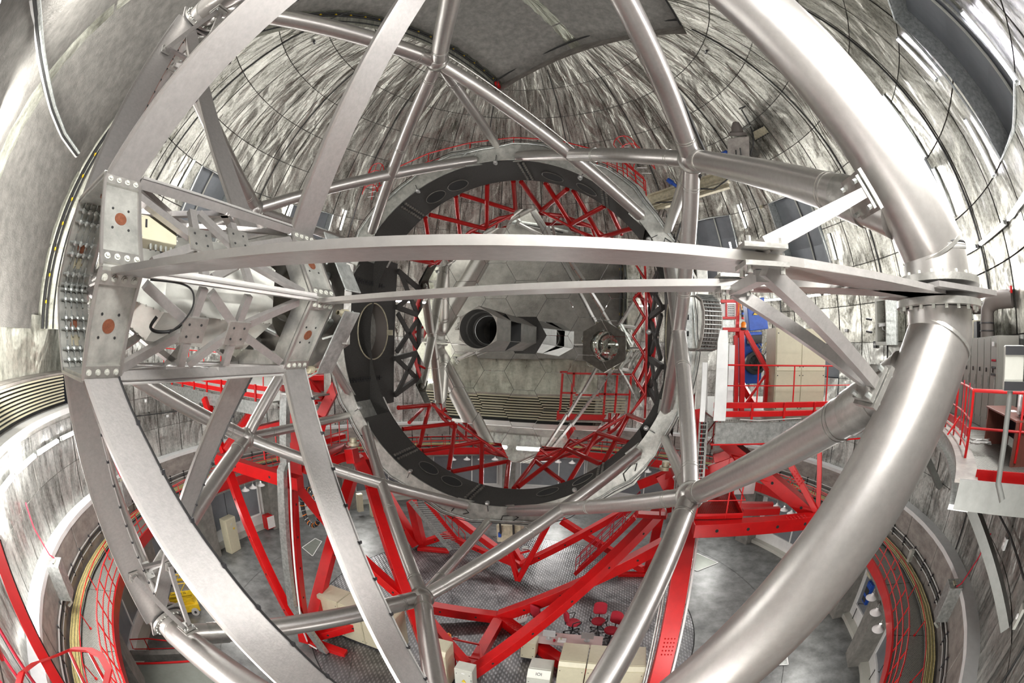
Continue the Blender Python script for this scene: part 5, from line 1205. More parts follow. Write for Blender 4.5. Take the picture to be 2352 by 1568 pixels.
t = cab('equipment_box', 'light grey equipment box with sloping top marked IOI beside the desk', (2.25, 10.1, FZ), (3.0, 10.9, FZ + 1.6), 'cabgrey', 1, chamfer=.22)
def text(s, loc, size, m, par, rot, ext=.004):
    cu = bpy.data.curves.new('lettering', 'FONT'); cu.body = s; cu.size = size; cu.extrude = ext; cu.align_x = 'CENTER'; cu.align_y = 'CENTER'
    tmp = bpy.data.objects.new('tmp', cu); me = bpy.data.meshes.new_from_object(tmp); bpy.data.objects.remove(tmp); me.name = 'lettering'
    o = bpy.data.objects.new('lettering', me); COL.objects.link(o); me.materials.append(M[m]); po = Vector((0, 0, 0)); q = par
    while q is not None: po += q.location; q = q.parent
    o.location = Vector(loc) - po; o.rotation_euler = rot; o.parent = par; o['kind'] = 'stuff'; return o
text('IOI', (2.62, 10.18, FZ + 1.46), .16, 'cable', t, (R(58), 0, 0))
# small beige cart under the brace
t = cab('cabinet', 'low beige cabinet on castors under the red brace, left of the desk', (1.55, 12.3, FZ + .1), (2.1, 12.9, FZ + 1.0), 'beige', 1)
# desk
D = thing('desk', 'pale desk with computers among the red chairs', 'desk', (3.2, 13.3, FZ))
MB().box((1.9, 12.75, FZ + .72), (4.5, 13.55, FZ + .76)).build('desktop', 'pinkdesk', D, bevel=.01)
for x in (1.98, 3.2, 4.42): MB().box((x - .03, 12.8, FZ), (x + .03, 13.5, FZ + .72)).build('leg', 'plastic', D)
def monitor(loc, rz, lab):
    t = thing('computer_monitor', lab, 'monitor', loc); c = Vector(loc); u = Vector((cos(rz), sin(rz), 0)); v = Vector((-sin(rz), cos(rz), 0))
    MB().obox(c + Vector((0, 0, .27)), u * .24, v * .025, Vector((0, 0, .16))).build('screen_case', 'screen', t, bevel=.01); MB().obox(c + Vector((0, 0, .27)) + v * .027, u * .215, v * .004, Vector((0, 0, .135))).build('screen', 'plastic', t)
    MB().obox(c + Vector((0, 0, .07)) - v * .03, u * .03, v * .02, Vector((0, 0, .07))).build('stand', 'screen', t); MB().lathe(c, (0, 0, 1), [(0, 0), (0, .12), (.015, .11), (.02, 0)], 16).build('foot', 'screen', t)
monitor((2.45, 13.1, FZ + .76), 0, 'grey flat monitor on the pale desk, back towards the viewer')
monitor((3.9, 13.2, FZ + .76), 0, 'dark flat monitor on the desk in front of the red chairs')
t = thing('keyboard', 'grey keyboard lying on the pale desk', 'keyboard', (2.5, 13.35, FZ + .76)); MB().box((2.28, 13.28, FZ + .76), (2.72, 13.42, FZ + .785)).build('case', 'screen', t, bevel=.005); MB().box((2.3, 13.295, FZ + .785), (2.7, 13.405, FZ + .79)).build('keys', 'plastic', t)
t = thing('paper_tray', 'white tray of papers on the pale desk beside the monitor', 'tray', (2.95, 13.05, FZ + .76)); MB().box((2.8, 12.9, FZ + .76), (3.12, 13.2, FZ + .79)).build('tray', 'paper', t, bevel=.005); MB().obox((2.96, 13.05, FZ + .80), (.12, .02, 0), (-.02, .1, 0), (0, 0, .01)).build('paper', 'white', t); MB().lathe((2.92, 13.08, FZ + .81), (0, 0, 1), [(0, 0), (0, .035), (.08, .035), (.08, 0)], 12).build('roll', 'brass', t)
t = thing('mug', 'small red mug on the pale desk', 'mug', (2.68, 12.95, FZ + .76)); MB().lathe((2.68, 12.95, FZ + .76), (0, 0, 1), [(0, 0), (0, .04), (.1, .042), (.1, .035), (.02, .032), (.02, 0)], 14).build('body', 'chair', t, smooth=True); MB().path([(2.72, 12.95, FZ + .78), (2.75, 12.95, FZ + .8), (2.75, 12.95, FZ + .83), (2.72, 12.95, FZ + .845)], .006).build('handle', 'chair', t)
# office chairs
def make_chair(loc, label):
    t = thing('office_chair', label, 'chair', (0, 0, 0), 'red office chairs round the desk')
    MB().lathe((0, 0, .42), (0, 0, 1), [(0, 0), (0, .20), (.03, .245), (.07, .25), (.10, .22), (.11, 0)], 20).build('seat', 'chair', t, smooth=True)
    v = []; 
    for j in range(7):
        for i in range(7):
            x = (i - 3) / 3; zz = j / 6; wd = .22 * (1 - .25 * abs(zz - .45) ** 1.5) * (1 if 0 < j < 6 else .75); v.append((x * wd, .22 + .05 * zz + .04 * (1 - x * x), .62 + .5 * zz - (.03 * x * x if j == 6 else -.03 * x * x if j == 0 else 0)))
    o = MB().add(v, [(j * 7 + i, j * 7 + i + 1, (j + 1) * 7 + i + 1, (j + 1) * 7 + i) for j in range(6) for i in range(6)]).build('backrest', 'chair', t, smooth=True); s = o.modifiers.new('solid', 'SOLIDIFY'); s.thickness = .06
    MB().tube((0, .28, .45), (0, .3, .8), .022, n=8).build('back_stem', 'plastic', t, smooth=True)
    MB().tube((0, 0, .14), (0, 0, .42), .03, n=10).build('gas_column', 'plastic', t, smooth=True)
    for k in range(5):
        a = 2 * pi * k / 5; e = Vector((.29 * cos(a), .29 * sin(a), .07))
        MB().beam((0, 0, .13), e, .045, .03).build('base_leg', 'plastic', t); MB().tube(e + Vector((-.02 * sin(a), .02 * cos(a), -.035)), e + Vector((.02 * sin(a), -.02 * cos(a), -.035)), .034, n=10).build('castor', 'plastic', t, smooth=True)
    for s_ in (-1, 1): MB().path([(.22 * s_, .16, .44), (.29 * s_, .16, .52), (.31 * s_, .14, .68), (.30 * s_, .0, .71), (.30 * s_, -.14, .70), (.31 * s_, -.17, .66), (.29 * s_, -.12, .56), (.23 * s_, -.05, .45)], .018, 8).build('armrest', 'plastic', t, smooth=True)
    t.location = loc; return t
c0 = make_chair((0, 0, 0), 'red office chair facing the desk, the whole chair in view')
c0.location = (4.227, 14.844, -12.300); c0.rotation_euler = (0, 0, R(0)); c0.scale = (1.22, 1.22, 1.22)
for loc, rz, lab in (((3.206, 14.605, -12.300), 118, 'red office chair turned sideways, left of the one seen whole'), ((1.754, 14.854, -12.300), 150, 'red office chair half hidden behind the red brace'), ((4.801, 14.228, -12.300), -25, 'red office chair half hidden by the bright silver tube')):
    copy_tree(c0, loc, R(rz), lab)
# bottle-shaped flashlight and orange reel on the red tripod brace
T1 = thing('tool_bench', 'low red bench frame with thin tubes at the foot of the mount', 'frame', (-1.101, 12.174, -12.300))
a, b, c, d = (Vector((-1.467, 12.054, -11.600)), Vector((0.060, 12.079, -11.600)), Vector((-0.602, 11.180, -11.600)), Vector((0.373, 11.214, -11.600)))
for p, q in ((a, b), (b, d), (c, d), (a, c)): bar(p, q, .07, .07, 'frame_tube', par=T1)
for p in (a, b, c, d): MB().tube(p, (p.x, p.y, FZ), .03, n=8).build('leg', 'red', T1, smooth=True)
MB().path([(-1.353, 11.258, -11.400), (-0.885, 11.950, -11.400), (-0.760, 11.940, -11.400)], .025).build('pull_bar', 'chair', T1)
t = thing('torch', 'black upright torch standing on the red bench', 'torch', a); MB().lathe(a + Vector((.12, -.1, .04)), (0, 0, 1), [(0, 0), (0, .035), (.14, .035), (.16, .05), (.38, .055), (.4, 0)], 14).build('body', 'plastic', t, smooth=True); MB().lathe(a + Vector((.12, -.1, .0)), (0, 0, 1), [(0, 0), (0, .05), (.04, .05), (.04, 0)], 14).build('tail_cap', 'white', t, smooth=True)
t = thing('cable_reel', 'small orange reel beside the torch on the red bench', 'reel', a + Vector((.28, 0, 0))); MB().lathe(a + Vector((.28, 0, .04)), (0, 0, 1), [(0, 0), (0, .11), (.03, .11), (.03, .07), (.1, .07), (.1, .11), (.13, .11), (.13, .06), (.22, .05), (.22, 0)], 18).build('drum', 'orange', t, smooth=True)
# white-ochre electronics box hanging under the ring
t = thing('electronics_box', 'pale ochre electronics cabinet hanging under the elevation ring', 'cabinet', (-0.253, 18.000, -9.769)); MB().prism([Vector(p) for p in ((-0.961, 17.600, -8.767), (0.188, 17.600, -8.609), (0.175, 17.600, -9.539), (-0.909, 17.600, -9.654))], (0, .8, 0)).build('body', 'brass', t, bevel=.01)
for px in (1146, 1178): MB().path([(-0.742, 17.400, -8.401), (-0.691, 17.400, -9.078)] if px == 1146 else [(-0.111, 17.400, -8.427), (-0.074, 17.400, -9.104)], .05).build('cable_bundle', 'cable', t)
for q in (((-0.838, 17.550, -9.098), (-0.709, 17.550, -9.337)),): MB().box((q[0][0], 17.5, q[1][2]), (q[1][0], 17.6, q[0][2])).build('connector', 'blue', t)

# staircase up to the mount's rear landing
ST = thing('staircase', 'steep stair with grey treads and red rails behind the elevation ring', 'stairs', (-3.997, 20.925, -12.300))
lo, hi = Vector((-3.972, 20.318, -12.000)), Vector((-5.932, 19.500, -8.956)); sdv = Vector((1, .6, 0)).normalized() * .42
for s, mm in ((-1, 'galv'), (1, 'red')): MB().beam(lo + sdv * s, hi + sdv * s, .06, .24).build('stringer', mm, ST)
for i in range(24):
    c = lo + (hi - lo) * (i + .5) / 24; dd = Vector(((hi - lo).x, (hi - lo).y, 0)).normalized(); MB().obox(c, sdv * .95, dd * .11, Vector((0, 0, .018))).build('tread', 'galv', ST)
for s in (1,): 
    MB().path([lo + sdv * s + Vector((0, 0, 1)), hi + sdv * s + Vector((0, 0, 1))], .024).build('handrail', 'red', ST); MB().path([lo + sdv * s + Vector((0, 0, .5)), hi + sdv * s + Vector((0, 0, .5))], .018).build('mid_rail', 'red', ST)
    for i in range(7): c = lo + (hi - lo) * i / 6 + sdv * s; MB().tube(c, c + Vector((0, 0, 1)), .02, n=6).build('post', 'red', ST)
S2 = thing('staircase', 'dark-railed stair beside the sloping red braces, right of centre', 'stairs', (2.699, 20.474, -12.300))
lo, hi = Vector((2.774, 19.620, -12.000)), Vector((5.322, 17.600, -7.683)); sdv = Vector((.2, 1, 0)).normalized() * .35
for s in (-1, 1):
    MB().beam(lo + sdv * s, hi + sdv * s, .05, .2).build('stringer', 'red', S2); MB().path([lo + sdv * s + Vector((0, 0, 1)), hi + sdv * s + Vector((0, 0, 1))], .024).build('handrail', 'chair', S2); MB().path([lo + sdv * s + Vector((0, 0, .55)), hi + sdv * s + Vector((0, 0, .55))], .02).build('mid_rail', 'chair', S2)
    for i in range(6): c = lo + (hi - lo) * i / 5 + sdv * s; MB().tube(c, c + Vector((0, 0, 1)), .02, n=6).build('post', 'chair', S2)
for i in range(16): c = lo + (hi - lo) * (i + .5) / 16; MB().obox(c, sdv * .95, Vector((.09, -.02, 0)), Vector((0, 0, .015))).build('tread', 'red', S2)

# yellow scissor lift
SL = thing('scissor_lift', 'yellow scissor lift parked by the ring wall, lower left', 'lift', (-11.557, 6.592, -12.300))
c = Vector((-12.207, 6.792, -12.300)); u = Vector((.42, .91, 0)).normalized(); v = Vector((-u.y, u.x, 0)) * -1
def sl(a, b, c_, du, dv, dz, nm, m, bev=.01): return MB().obox(c + u * a + v * b + Vector((0, 0, c_)), u * du, v * dv, Vector((0, 0, dz))).build(nm, m, SL, bevel=bev)
sl(0, 0, .38, 1.15, .55, .2, 'chassis', 'yellow', .03)
for a in (-.85, .85):
    for b in (-.55, .55):
        w_ = MB().lathe(c + u * a + v * (b - .06) + Vector((0, 0, .2)), v, [(0, 0), (0, .2), (.12, .2), (.12, 0)], 24).build('wheel', 'rubber', SL, smooth=True); MB().lathe(c + u * a + v * (b + .07 * (1 if b > 0 else -1)) + Vector((0, 0, .2)), v, [(-.01, 0), (-.01, .07), (.01, .07), (.01, 0)], 12).build('hub', 'plastic', w_)
for k in range(3):
    z_ = .68 + .16 * k
    for s in (-1, 1):
        for b in (-.4, .4): MB().beam(c + u * -.95 + v * b + Vector((0, 0, z_ - .06 * s)), c + u * .95 + v * b + Vector((0, 0, z_ + .06 * s)), .05, .09).build('scissor_arm', 'yellow', SL)
sl(0, 0, 1.18, 1.2, .56, .06, 'platform_deck', 'concrete'); 
for b in (-.56, .56): sl(0, b, 1.24, 1.2, .015, .12, 'platform_side', 'yellow')
for a in (-1.2, 1.2): sl(a, 0, 1.24, .015, .56, .12, 'platform_side', 'yellow')
for z_ in (1.75, 2.2):
    q = [c + u * a + v * b + Vector((0, 0, z_)) for a, b in ((-1.2, -.56), (1.2, -.56), (1.2, .56), (-1.2, .56))]; MB().path(q, .022, 8, closed=True).build('guard_rail', 'yellow', SL, smooth=True)
for a in (-1.2, -.4, .4, 1.2):
    for b in (-.56, .56): MB().tube(c + u * a + v * b + Vector((0, 0, 1.2)), c + u * a + v * b + Vector((0, 0, 2.2)), .022, n=8).build('guard_post', 'yellow', SL, smooth=True)
for b in (-.56, .56):
    for a in (-1.2, .4): MB().tube(c + u * a + v * b + Vector((0, 0, 1.25)), c + u * (a + .8) + v * b + Vector((0, 0, 2.2)), .018, n=6).build('guard_brace', 'yellow', SL, smooth=True)
text('Compact 12', c + v * .585 + Vector((0, 0, 1.26)) + u * .3, .16, 'cable', SL, (R(90), 0, atan2(u.y, u.x) ), .003)
sl(-1.35, .1, .6, .18, .4, .35, 'step_box', 'galv')
# lift pit with barrier
PT = thing('floor_hatch', 'closed grey-green floor hatch with a red border, bottom left', 'hatch', (-8.961, 3.756, -12.300))
hz = -11.2; q = [Vector(p) for p in ((-9.045, 2.286, -11.200), (-7.372, 5.135, -11.200), (-5.622, 4.168, -11.200), (-7.337, 0.837, -11.200))]
MB().prism(q, (0, 0, -.12)).build('hatch_cover', 'patch', PT)
for i in range(4): MB().beam(q[i] + Vector((0, 0, .02)), q[(i + 1) % 4] + Vector((0, 0, .02)), .09, .03).build('border', 'red', PT)
MB().beam(Vector((-9.956, 2.652, -11.600)), Vector((-8.156, 5.649, -11.600)), .3, .3).build('sill', 'concrete', PT)
q2 = [Vector(p) for p in ((-10.486, 2.797, -12.200), (-10.160, 3.710, -12.200), (-9.262, 5.344, -12.200), (-8.905, 6.030, -12.200))]
MB().path([(-9.978, 2.934, -11.400), (-10.314, 3.067, -11.200), (-9.910, 3.836, -11.200), (-8.184, 5.670, -11.200), (-8.083, 5.729, -11.300), (-6.983, 5.005, -11.300)], .03).build('barrier_rail', 'red', PT, smooth=True)
MB().path([(-10.087, 2.996, -11.500), (-9.126, 4.580, -11.500), (-8.487, 5.792, -11.500)], .022).build('barrier_rail', 'red', PT, smooth=True)
for a, b in (((-9.985, 3.665, -11.200), (-10.190, 3.727, -12.300)), ((-8.586, 5.157, -11.200), (-9.243, 5.329, -12.300)), ((-8.057, 5.655, -11.200), (-8.096, 5.574, -12.300))): MB().tube(a, b, .026, n=8).build('barrier_post', 'red', PT, smooth=True)

# wall equipment on the observing floor
def wallbox(nm, lab, az, r, z0, z1, w, d, m, cat='cabinet', parts=()):
    c = cyl(az, r); t = thing(nm, lab, cat, (c.x, c.y, z0)); u = Vector((cos(R(az)), -sin(R(az)), 0)); v = Vector((sin(R(az)), cos(R(az)), 0))
    MB().obox(c + Vector((0, 0, (z0 + z1) / 2)), u * w / 2, v * d / 2, Vector((0, 0, (z1 - z0) / 2))).build('body', m, t, bevel=.015)
    MB().obox(c - v * (d / 2 + .012) + Vector((0, 0, (z0 + z1) / 2)), u * (w / 2 - .03), v * .012, Vector((0, 0, (z1 - z0) / 2 - .04))).build('door', m, t, bevel=.004)
    for (du, dz, sw, sh, mm, nn) in parts: MB().obox(c - v * (d / 2 + .03) + u * du + Vector((0, 0, dz)), u * sw, v * .012, Vector((0, 0, sh))).build(nn, mm, t)
    return t
wallbox('cabinet', 'tall beige switch cabinet against the dark pier, left side of the floor', -98.5, 15.2, FZ, FZ + 2.1, .9, .5, 'beige', parts=((0, FZ + 1.75, .06, .06, 'cabgrey', 'meter'), (.15, FZ + 1.45, .05, .05, 'yellow', 'warning_label')))
wallbox('cabinet', 'tall beige switch cabinet in front of the pier, right side of the floor', 88.5, 15.2, FZ, FZ + 2.2, .95, .45, 'beige', parts=((0, FZ + 1.9, .04, .12, 'plastic', 'meter'), (.0, FZ + 1.6, .09, .05, 'white', 'label'), (0, FZ + 1.45, .04, .04, 'yellow', 'warning_label'), (0, FZ + .8, .02, .02, 'white', 'lock')))
wallbox('tool_chest', 'red and white tool chest with drawers against the left wall', -84.5, 15.6, FZ + .12, FZ + 1.05, .7, .45, 'red', 'chest', parts=[(0, FZ + .24 + .1 * j, .3, .042, 'white', 'drawer') for j in range(8)])
wallbox('cabinet', 'beige cabinet with two doors behind the left legs of the mount', -54, 13.6, FZ, FZ + 1.9, 1.3, .5, 'beige', parts=((.02, FZ + 1.0, .012, .08, 'plastic', 'handle'), (.02, FZ + .95, .005, .8, 'cabgrey', 'door_gap')))
wallbox('cabinet', 'narrow beige cabinet left of the two-door one behind the mount legs', -59.5, 13.9, FZ + .4, FZ + 1.7, .4, .3, 'beige')
wallbox('wall_panel', 'blue and dark wall panels between the pier and the ring walkway, right side', 98, 16.15, FZ + 1.5, FZ + 2.5, .5, .2, 'blue', 'panel', parts=((0, FZ + 2.1, .2, .14, 'plastic', 'display'), (0, FZ + 1.7, .18, .1, 'plastic', 'keypad')))
wallbox('fuse_box', 'small beige box above the blue wall panel, right side', 96.5, 16.15, FZ + 2.6, FZ + 3.2, .45, .25, 'beige', 'box')
wallbox('fire_call_point', 'small red-ringed square sign on the right lower wall', 100, 16.18, FZ + 2.5, FZ + 2.75, .25, .04, 'chair', 'sign', parts=((0, FZ + 2.62, .09, .09, 'white', 'ring'),))
wallbox('wall_socket', 'grey socket box low on the right lower wall', 106, 16.2, FZ + .9, FZ + 1.1, .2, .1, 'cabgrey', 'socket')
t = thing('wall_sign', 'white sign with a black running arrow on the left lower wall', 'sign', cyl(-108, 16.1, FZ + 2.4)); a = -108
c = cyl(a, 16.12, FZ + 2.5); u = Vector((cos(R(a)), -sin(R(a)), 0)); v = Vector((sin(R(a)), cos(R(a)), 0)); MB().obox(c, u * .17, v * .01, Vector((0, 0, .12))).build('plate', 'plastic', t); MB().prism([c - v * .015 + u * x + Vector((0, 0, z)) for x, z in ((-.12, -.03), (.02, -.03), (.02, -.08), (.12, 0), (.02, .08), (.02, .03), (-.12, .03))], -v * .005).build('arrow', 'white', t)
for j in range(6): MB().path([cyl(-104.6 + .35 * j, 16.24, FZ + .3), cyl(-104.6 + .35 * j, 16.24, FZ + 3.3)], .03, 6).build('wall_conduit', 'cabgrey', fw, smooth=True)
for a, zs in ((-97, 1.0), (-72, .5), (96, 1.1), (112, .8)): MB().path([cyl(a, 16.2, FZ + .25), cyl(a, 16.2, FZ + zs), cyl(a + 2, 16.2, FZ + zs + .3), cyl(a + 2, 16.2, FZ + 3.2)], .022, 6).build('wall_cable', 'cable', fw, smooth=True)
# tyre-like hose coil with orange cable
t = thing('cable_drum', 'large dark upright ring wound with orange and black cable, behind the left legs', 'drum', (-14.089, 19.437, -12.200)); cc = Vector((-11.190, 16.500, -9.505))
MB().path([cc + Vector((.62 * cos(2 * pi * i / 28), 0, 1.1 * sin(2 * pi * i / 28))) for i in range(28)], .13, 10, closed=True).build('ring', 'plastic', t, smooth=True)
for i in range(22): a = 2 * pi * i / 22; MB().lathe(cc + Vector((.62 * cos(a), -.02, 1.1 * sin(a))), (-sin(a), 0, cos(a)), [(-.02, .14), (-.02, .15), (.02, .15), (.02, .14)], 10).build('band', 'orange' if i % 2 else 'galv', t)

# pendant saucer lamps below the ring walkway
k = 0
for a in (-112, -92, -89.5, -87, -30, -26, -22, -18, -4, 0, 4, 26, 30, 34, 66, 68.5, 71, 90, 92.5, 107, 111, 115):
    c = cyl(a, 15.0, -9.0); t = thing('pendant_lamp', ORD[k] + ' white saucer lamp from the left, hanging under the ring walkway', 'lamp', (c.x, c.y, c.z), 'saucer lamps hanging under the ring walkway')
    MB().lathe(c, (0, 0, 1), [(0, .25), (.02, .26), (.06, .22), (.11, .12), (.16, .07), (.24, .05)], 20).build('shade', 'white', t, smooth=True)
    MB().tube(c + Vector((0, 0, .24)), c + Vector((0, 0, .40)), .02, n=6).build('stem', 'galv', t)
    MB().lathe(c + Vector((0, 0, .02)), (0, 0, 1), [(0, 0), (0, .09), (.08, .09), (.12, 0)], 12).build('bulb', 'bulb' if k % 3 == 0 else 'plastic', t, smooth=True); k += 1

# ------------------------------------------------------------------ equipment on the ring wall and on the dome
for i, (px, lab) in enumerate((((-8.235, 0.986, -7.167), 'grey steel box hung on the ring wall, lower left, with a red hose on top'), ((-13.865, 6.272, -7.125), 'grey steel box hung on the ring wall, behind the left spider vane'), ((14.260, 6.902, -7.519), 'grey steel box hung on the ring wall, lower right, with a red hose on top'), ((16.599, 15.595, -7.150), 'grey steel box hung on the ring wall, upper right, beside the thick tube'))):
    a = math.degrees(atan2(px[0], px[1] - CY)); c = cyl(a, 16.62, -6.95); u = Vector((cos(R(a)), -sin(R(a)), 0)); v = Vector((sin(R(a)), cos(R(a)), 0)); t = thing('steel_box', lab, 'box', (c.x, c.y, -7.5))
    MB().obox(c, u * .3, v * .25, Vector((0, 0, .55))).build('body', 'galv', t, bevel=.012); MB().obox(c + Vector((0, 0, .56)) - v * .03, u * .13, v * .05, Vector((0, 0, .02))).build('fitting', 'beige', t); MB().obox(c + Vector((0, 0, .565)) - v * .03, u * .17, v * .025, Vector((0, 0, .01))).build('slot', 'plastic', t)
    p = c + Vector((0, 0, .55)) + u * .2; MB().path([p, p + Vector((0, 0, .1)) + v * .15, p + v * .45 + Vector((0, 0, .9)), p + v * .5 + Vector((0, 0, 1.5)) , p + v * .55 + Vector((0, 0, 1.55)) + u * .1], .025, 8).build('hose', 'chair', t, smooth=True)
    MB().path([c - Vector((0, 0, .55)), c - Vector((0, 0, .75)) - v * .1, c - Vector((0, 0, .9)) + v * .1], .05, 8).build('connector', 'cabgrey', t, smooth=True)
for i, (p, lab) in enumerate((((16.390, 14.824, -7.997), 'small beige sensor on a bent post above the ring walkway, upper right'), ((16.078, 11.268, -7.699), 'small grey bracketed sensor on the cable trays, right side'))):
    p = Vector(p); t = thing('sensor', lab, 'sensor', (p.x, p.y, -8.3)); MB().box(p - Vector((.1, .08, .25)), p + Vector((.1, .08, .25))).build('case', 'cabgrey', t, bevel=.01); MB().tube((p.x, p.y, -8.3), p, .03, n=8).build('post', 'galv', t, smooth=True)

# bell crane high on the dome
HC = thing('dome_crane', 'brown-grey hoist bracket with blue motor high on the dome, right of centre', 'crane', (11.312, 21.038, 9.143))
def hcp(x, y, r): return Vector((4.1416, 0.0, -0.4781))
hp = [Vector(p) for p in ((10.374, 20.226, 10.604), (11.215, 19.015, 10.223), (11.416, 20.306, 9.098), (11.003, 21.027, 8.849), (10.345, 21.429, 9.363))]
MB().prism(hp, Vector((11.485, 21.818, 10.608)) - Vector((11.000, 20.379, 9.877))).build('bracket', 'liner', HC, bevel=.03)
c = Vector((10.897, 19.919, 10.660)); MB().lathe(c, Vector((10.816, 19.602, 11.305)) - c, [(0, .0), (0, .55), (.18, .55), (.2, .35), (.5, .3), (.75, .18), (.8, 0)], 24).build('drum', 'duct', HC, smooth=True)
MB().path([c + Vector((.5 * cos(t * pi / 8), .0, .28 * sin(t * pi / 8))) for t in range(9)], .05).build('collar', 'plastic', HC, smooth=True)
c = Vector((10.206, 21.033, 10.063)); dd = (Vector((10.502, 20.548, 10.018)) - c).normalized(); MB().lathe(c, dd, [(-.3, 0), (-.3, .09), (-.1, .10), (-.1, .12), (.25, .12), (.3, 0)], 14).build('motor', 'blue', HC, smooth=True)
MB().path([(11.650, 19.637, 11.339), (11.635, 19.415, 10.533), (11.602, 19.674, 9.997), (11.460, 20.142, 9.627), (11.232, 20.195, 9.707), (10.958, 19.938, 9.979)], .04, 8).build('cable', 'cable', HC, smooth=True)
MB().path([(11.157, 19.457, 12.168), (11.392, 19.000, 12.094), (11.258, 19.406, 12.092), (11.729, 19.827, 11.482)], .045, 6).build('cable', 'cable', HC, smooth=True)
MB().path([(11.285, 20.147, 11.210), (11.614, 19.450, 11.148)], .035, 6).build('stay', 'galv', HC)
for o_ in ((1689, 345), (1700, 345)): pass
MB().path([(10.612, 19.913, 9.748), (10.770, 20.599, 9.219)], .04).build('cable', 'cable', HC); MB().path([(10.772, 19.568, 9.726), (10.970, 20.343, 9.123)], .04).build('cable', 'cable', HC)
VP = thing('vent_plate', 'ochre slotted plate on the dome beside the hoist bracket', 'plate', (12.312, 20.037, 11.079)); q = [Vector(p) for p in ((11.989, 20.357, 11.293), (12.404, 19.432, 11.213), (12.677, 19.536, 10.864), (12.198, 20.706, 10.904))]; nrm = (q[1] - q[0]).cross(q[3] - q[0]).normalized()
MB().prism(q, nrm * .03).build('plate', 'brass', VP)
for i in range(6):
    for a, b in ((q[0], q[1]), (q[3], q[2])): c = a + (b - a) * (i + .5) / 6; MB().obox(c, (b - a) * .05, nrm * .05, (q[3] - q[0]) * .06).build('slot', 'hole', VP)
CA = thing('crane_arm', 'long ochre crane arm slanting behind the upper right node', 'crane', (8.198, 22.765, 8.306))
a, b = Vector((5.920, 23.289, 7.841)), Vector((10.274, 21.078, 8.682)); MB().ibeam(a, b, .5, .62, .08).build('arm', 'brass', CA); MB().ibeam(a + Vector((.2, 0, -.5)), b + Vector((0, 0, -.55)), .3, .25, .05).build('lower_rail', 'brass', CA)
MB().path([a + Vector((.2, -.3, -.2)), a + (b - a) * .3 + Vector((0, -.3, -.6)), a + (b - a) * .6 + Vector((0, -.3, -.25)), a + (b - a) * .8 + Vector((0, -.3, -.6)), b + Vector((0, -.3, -.2))], .04, 6).build('cable', 'cable', CA, smooth=True)
c = Vector((7.185, 22.289, 8.669)); MB().lathe(c, (.6, 0, -.5), [(-.25, 0), (-.25, .13), (.1, .15), (.1, .1), (.45, .1), (.45, 0)], 14).build('motor', 'blue', CA, smooth=True)
for i in range(5): c = a + Vector((.25 * i - .2, 0, -.5 - .06 * i)); MB().lathe(c, (1, .2, -.3), [(0, 0), (0, .24), (.12, .24), (.12, 0)], 16).build('roller', 'duct', CA, smooth=True)
# red rail cages on top of the elevation ring
arcp = [Vector(p) for p in ((-7.367, 16.600, 7.354), (-6.244, 16.600, 7.926), (-4.400, 16.600, 8.470), (-2.331, 16.600, 8.714), (-0.280, 16.600, 8.731), (1.668, 16.600, 8.419), (3.345, 16.600, 7.831), (4.425, 16.600, 7.240), (5.323, 16.600, 6.368))]
t = thing('ring_top_railing', 'thin red rail that arches over the top of the elevation ring', 'railing', arcp[4]); MB().path(arcp, .03, 6).build('handrail', 'red', t, smooth=True)
MB().path([p - Vector((0, 0, .45)) for p in arcp], .02, 6).build('mid_rail', 'red', t, smooth=True)
for p in arcp: MB().tube(p, p - Vector((0, 0, .9)), .022, n=6).build('post', 'red', t)
def cage(lab, px, py, sgn):
    c = Vector(px); t = thing('ladder_cage', lab, 'ladder', c - Vector((0, 0, 1)))
    for j in range(4): MB().path([c + Vector((.45 * cos(a * pi / 8) + sgn * .25 * j, -.1, .45 * sin(a * pi / 8) - .38 * j)) for a in range(9)], .022, 6).build('hoop', 'red', t, smooth=True)
    for a in (0, 2, 4, 6, 8): MB().path([c + Vector((.45 * cos(a * pi / 8) + sgn * .25 * j, -.1, .45 * sin(a * pi / 8) - .38 * j)) for j in range(4)], .016, 6).build('cage_bar', 'red', t, smooth=True)
    for j in range(6): c2 = c + Vector((sgn * .17 * j, .1, -.25 * j)); MB().tube(c2 - Vector((.2, 0, 0)), c2 + Vector((.2, 0, 0)), .015, n=6).build('rung', 'white', t)
cage('red hooped ladder cage on the upper right of the elevation ring', (4.545, 16.400, 7.926), 0, 1); cage('red hooped ladder cage on the upper left of the elevation ring', (-7.100, 16.400, 7.832), 0, -.3)
railing('ring_side_railing', 'short red railing stepping down the upper right of the elevation ring', [(3.774, 16.200, 6.737), (4.558, 16.200, 6.393), (5.230, 16.200, 5.759)], .6, 5)

# ------------------------------------------------------------------ gallery along the dome wall, right
GA = thing('gallery', 'curved wall gallery with grating floor on raking supports, far right', 'gallery', cyl(120, 15.5, -2.2))
for a0 in range(96, 140, 4): MB().arc(14.78, 17.2, -2.32, -2.26, a0 + .04, a0 + 3.96, 3).build('grating_panel', 'grating', GA)
MB().arc(14.62, 14.78, -2.56, -2.2, 92, 140, 24).build('edge_beam', 'galv', GA, label='pale grey curved edge beam'); MB().arc(14.5, 14.95, -2.24, -2.19, 92, 140, 24).build('edge_flange', 'liner', GA); MB().arc(14.5, 14.9, -2.64, -2.56, 92, 140, 24).build('lower_flange', 'galv', GA)
a_, b_ = cyl(140, 14.6, -2.4), cyl(140, 17.2, -2.4); vv = cyl(50, .03) - DC
MB().flatpath([a_, b_], vv, (0, 0, .22)).build('end_fascia', 'postgrey', GA); MB().flatpath([cyl(139, 14.9, -2.17), cyl(139, 17.2, -2.17)], vv * .5, (0, 0, .09)).build('kick_plate', 'red', GA)
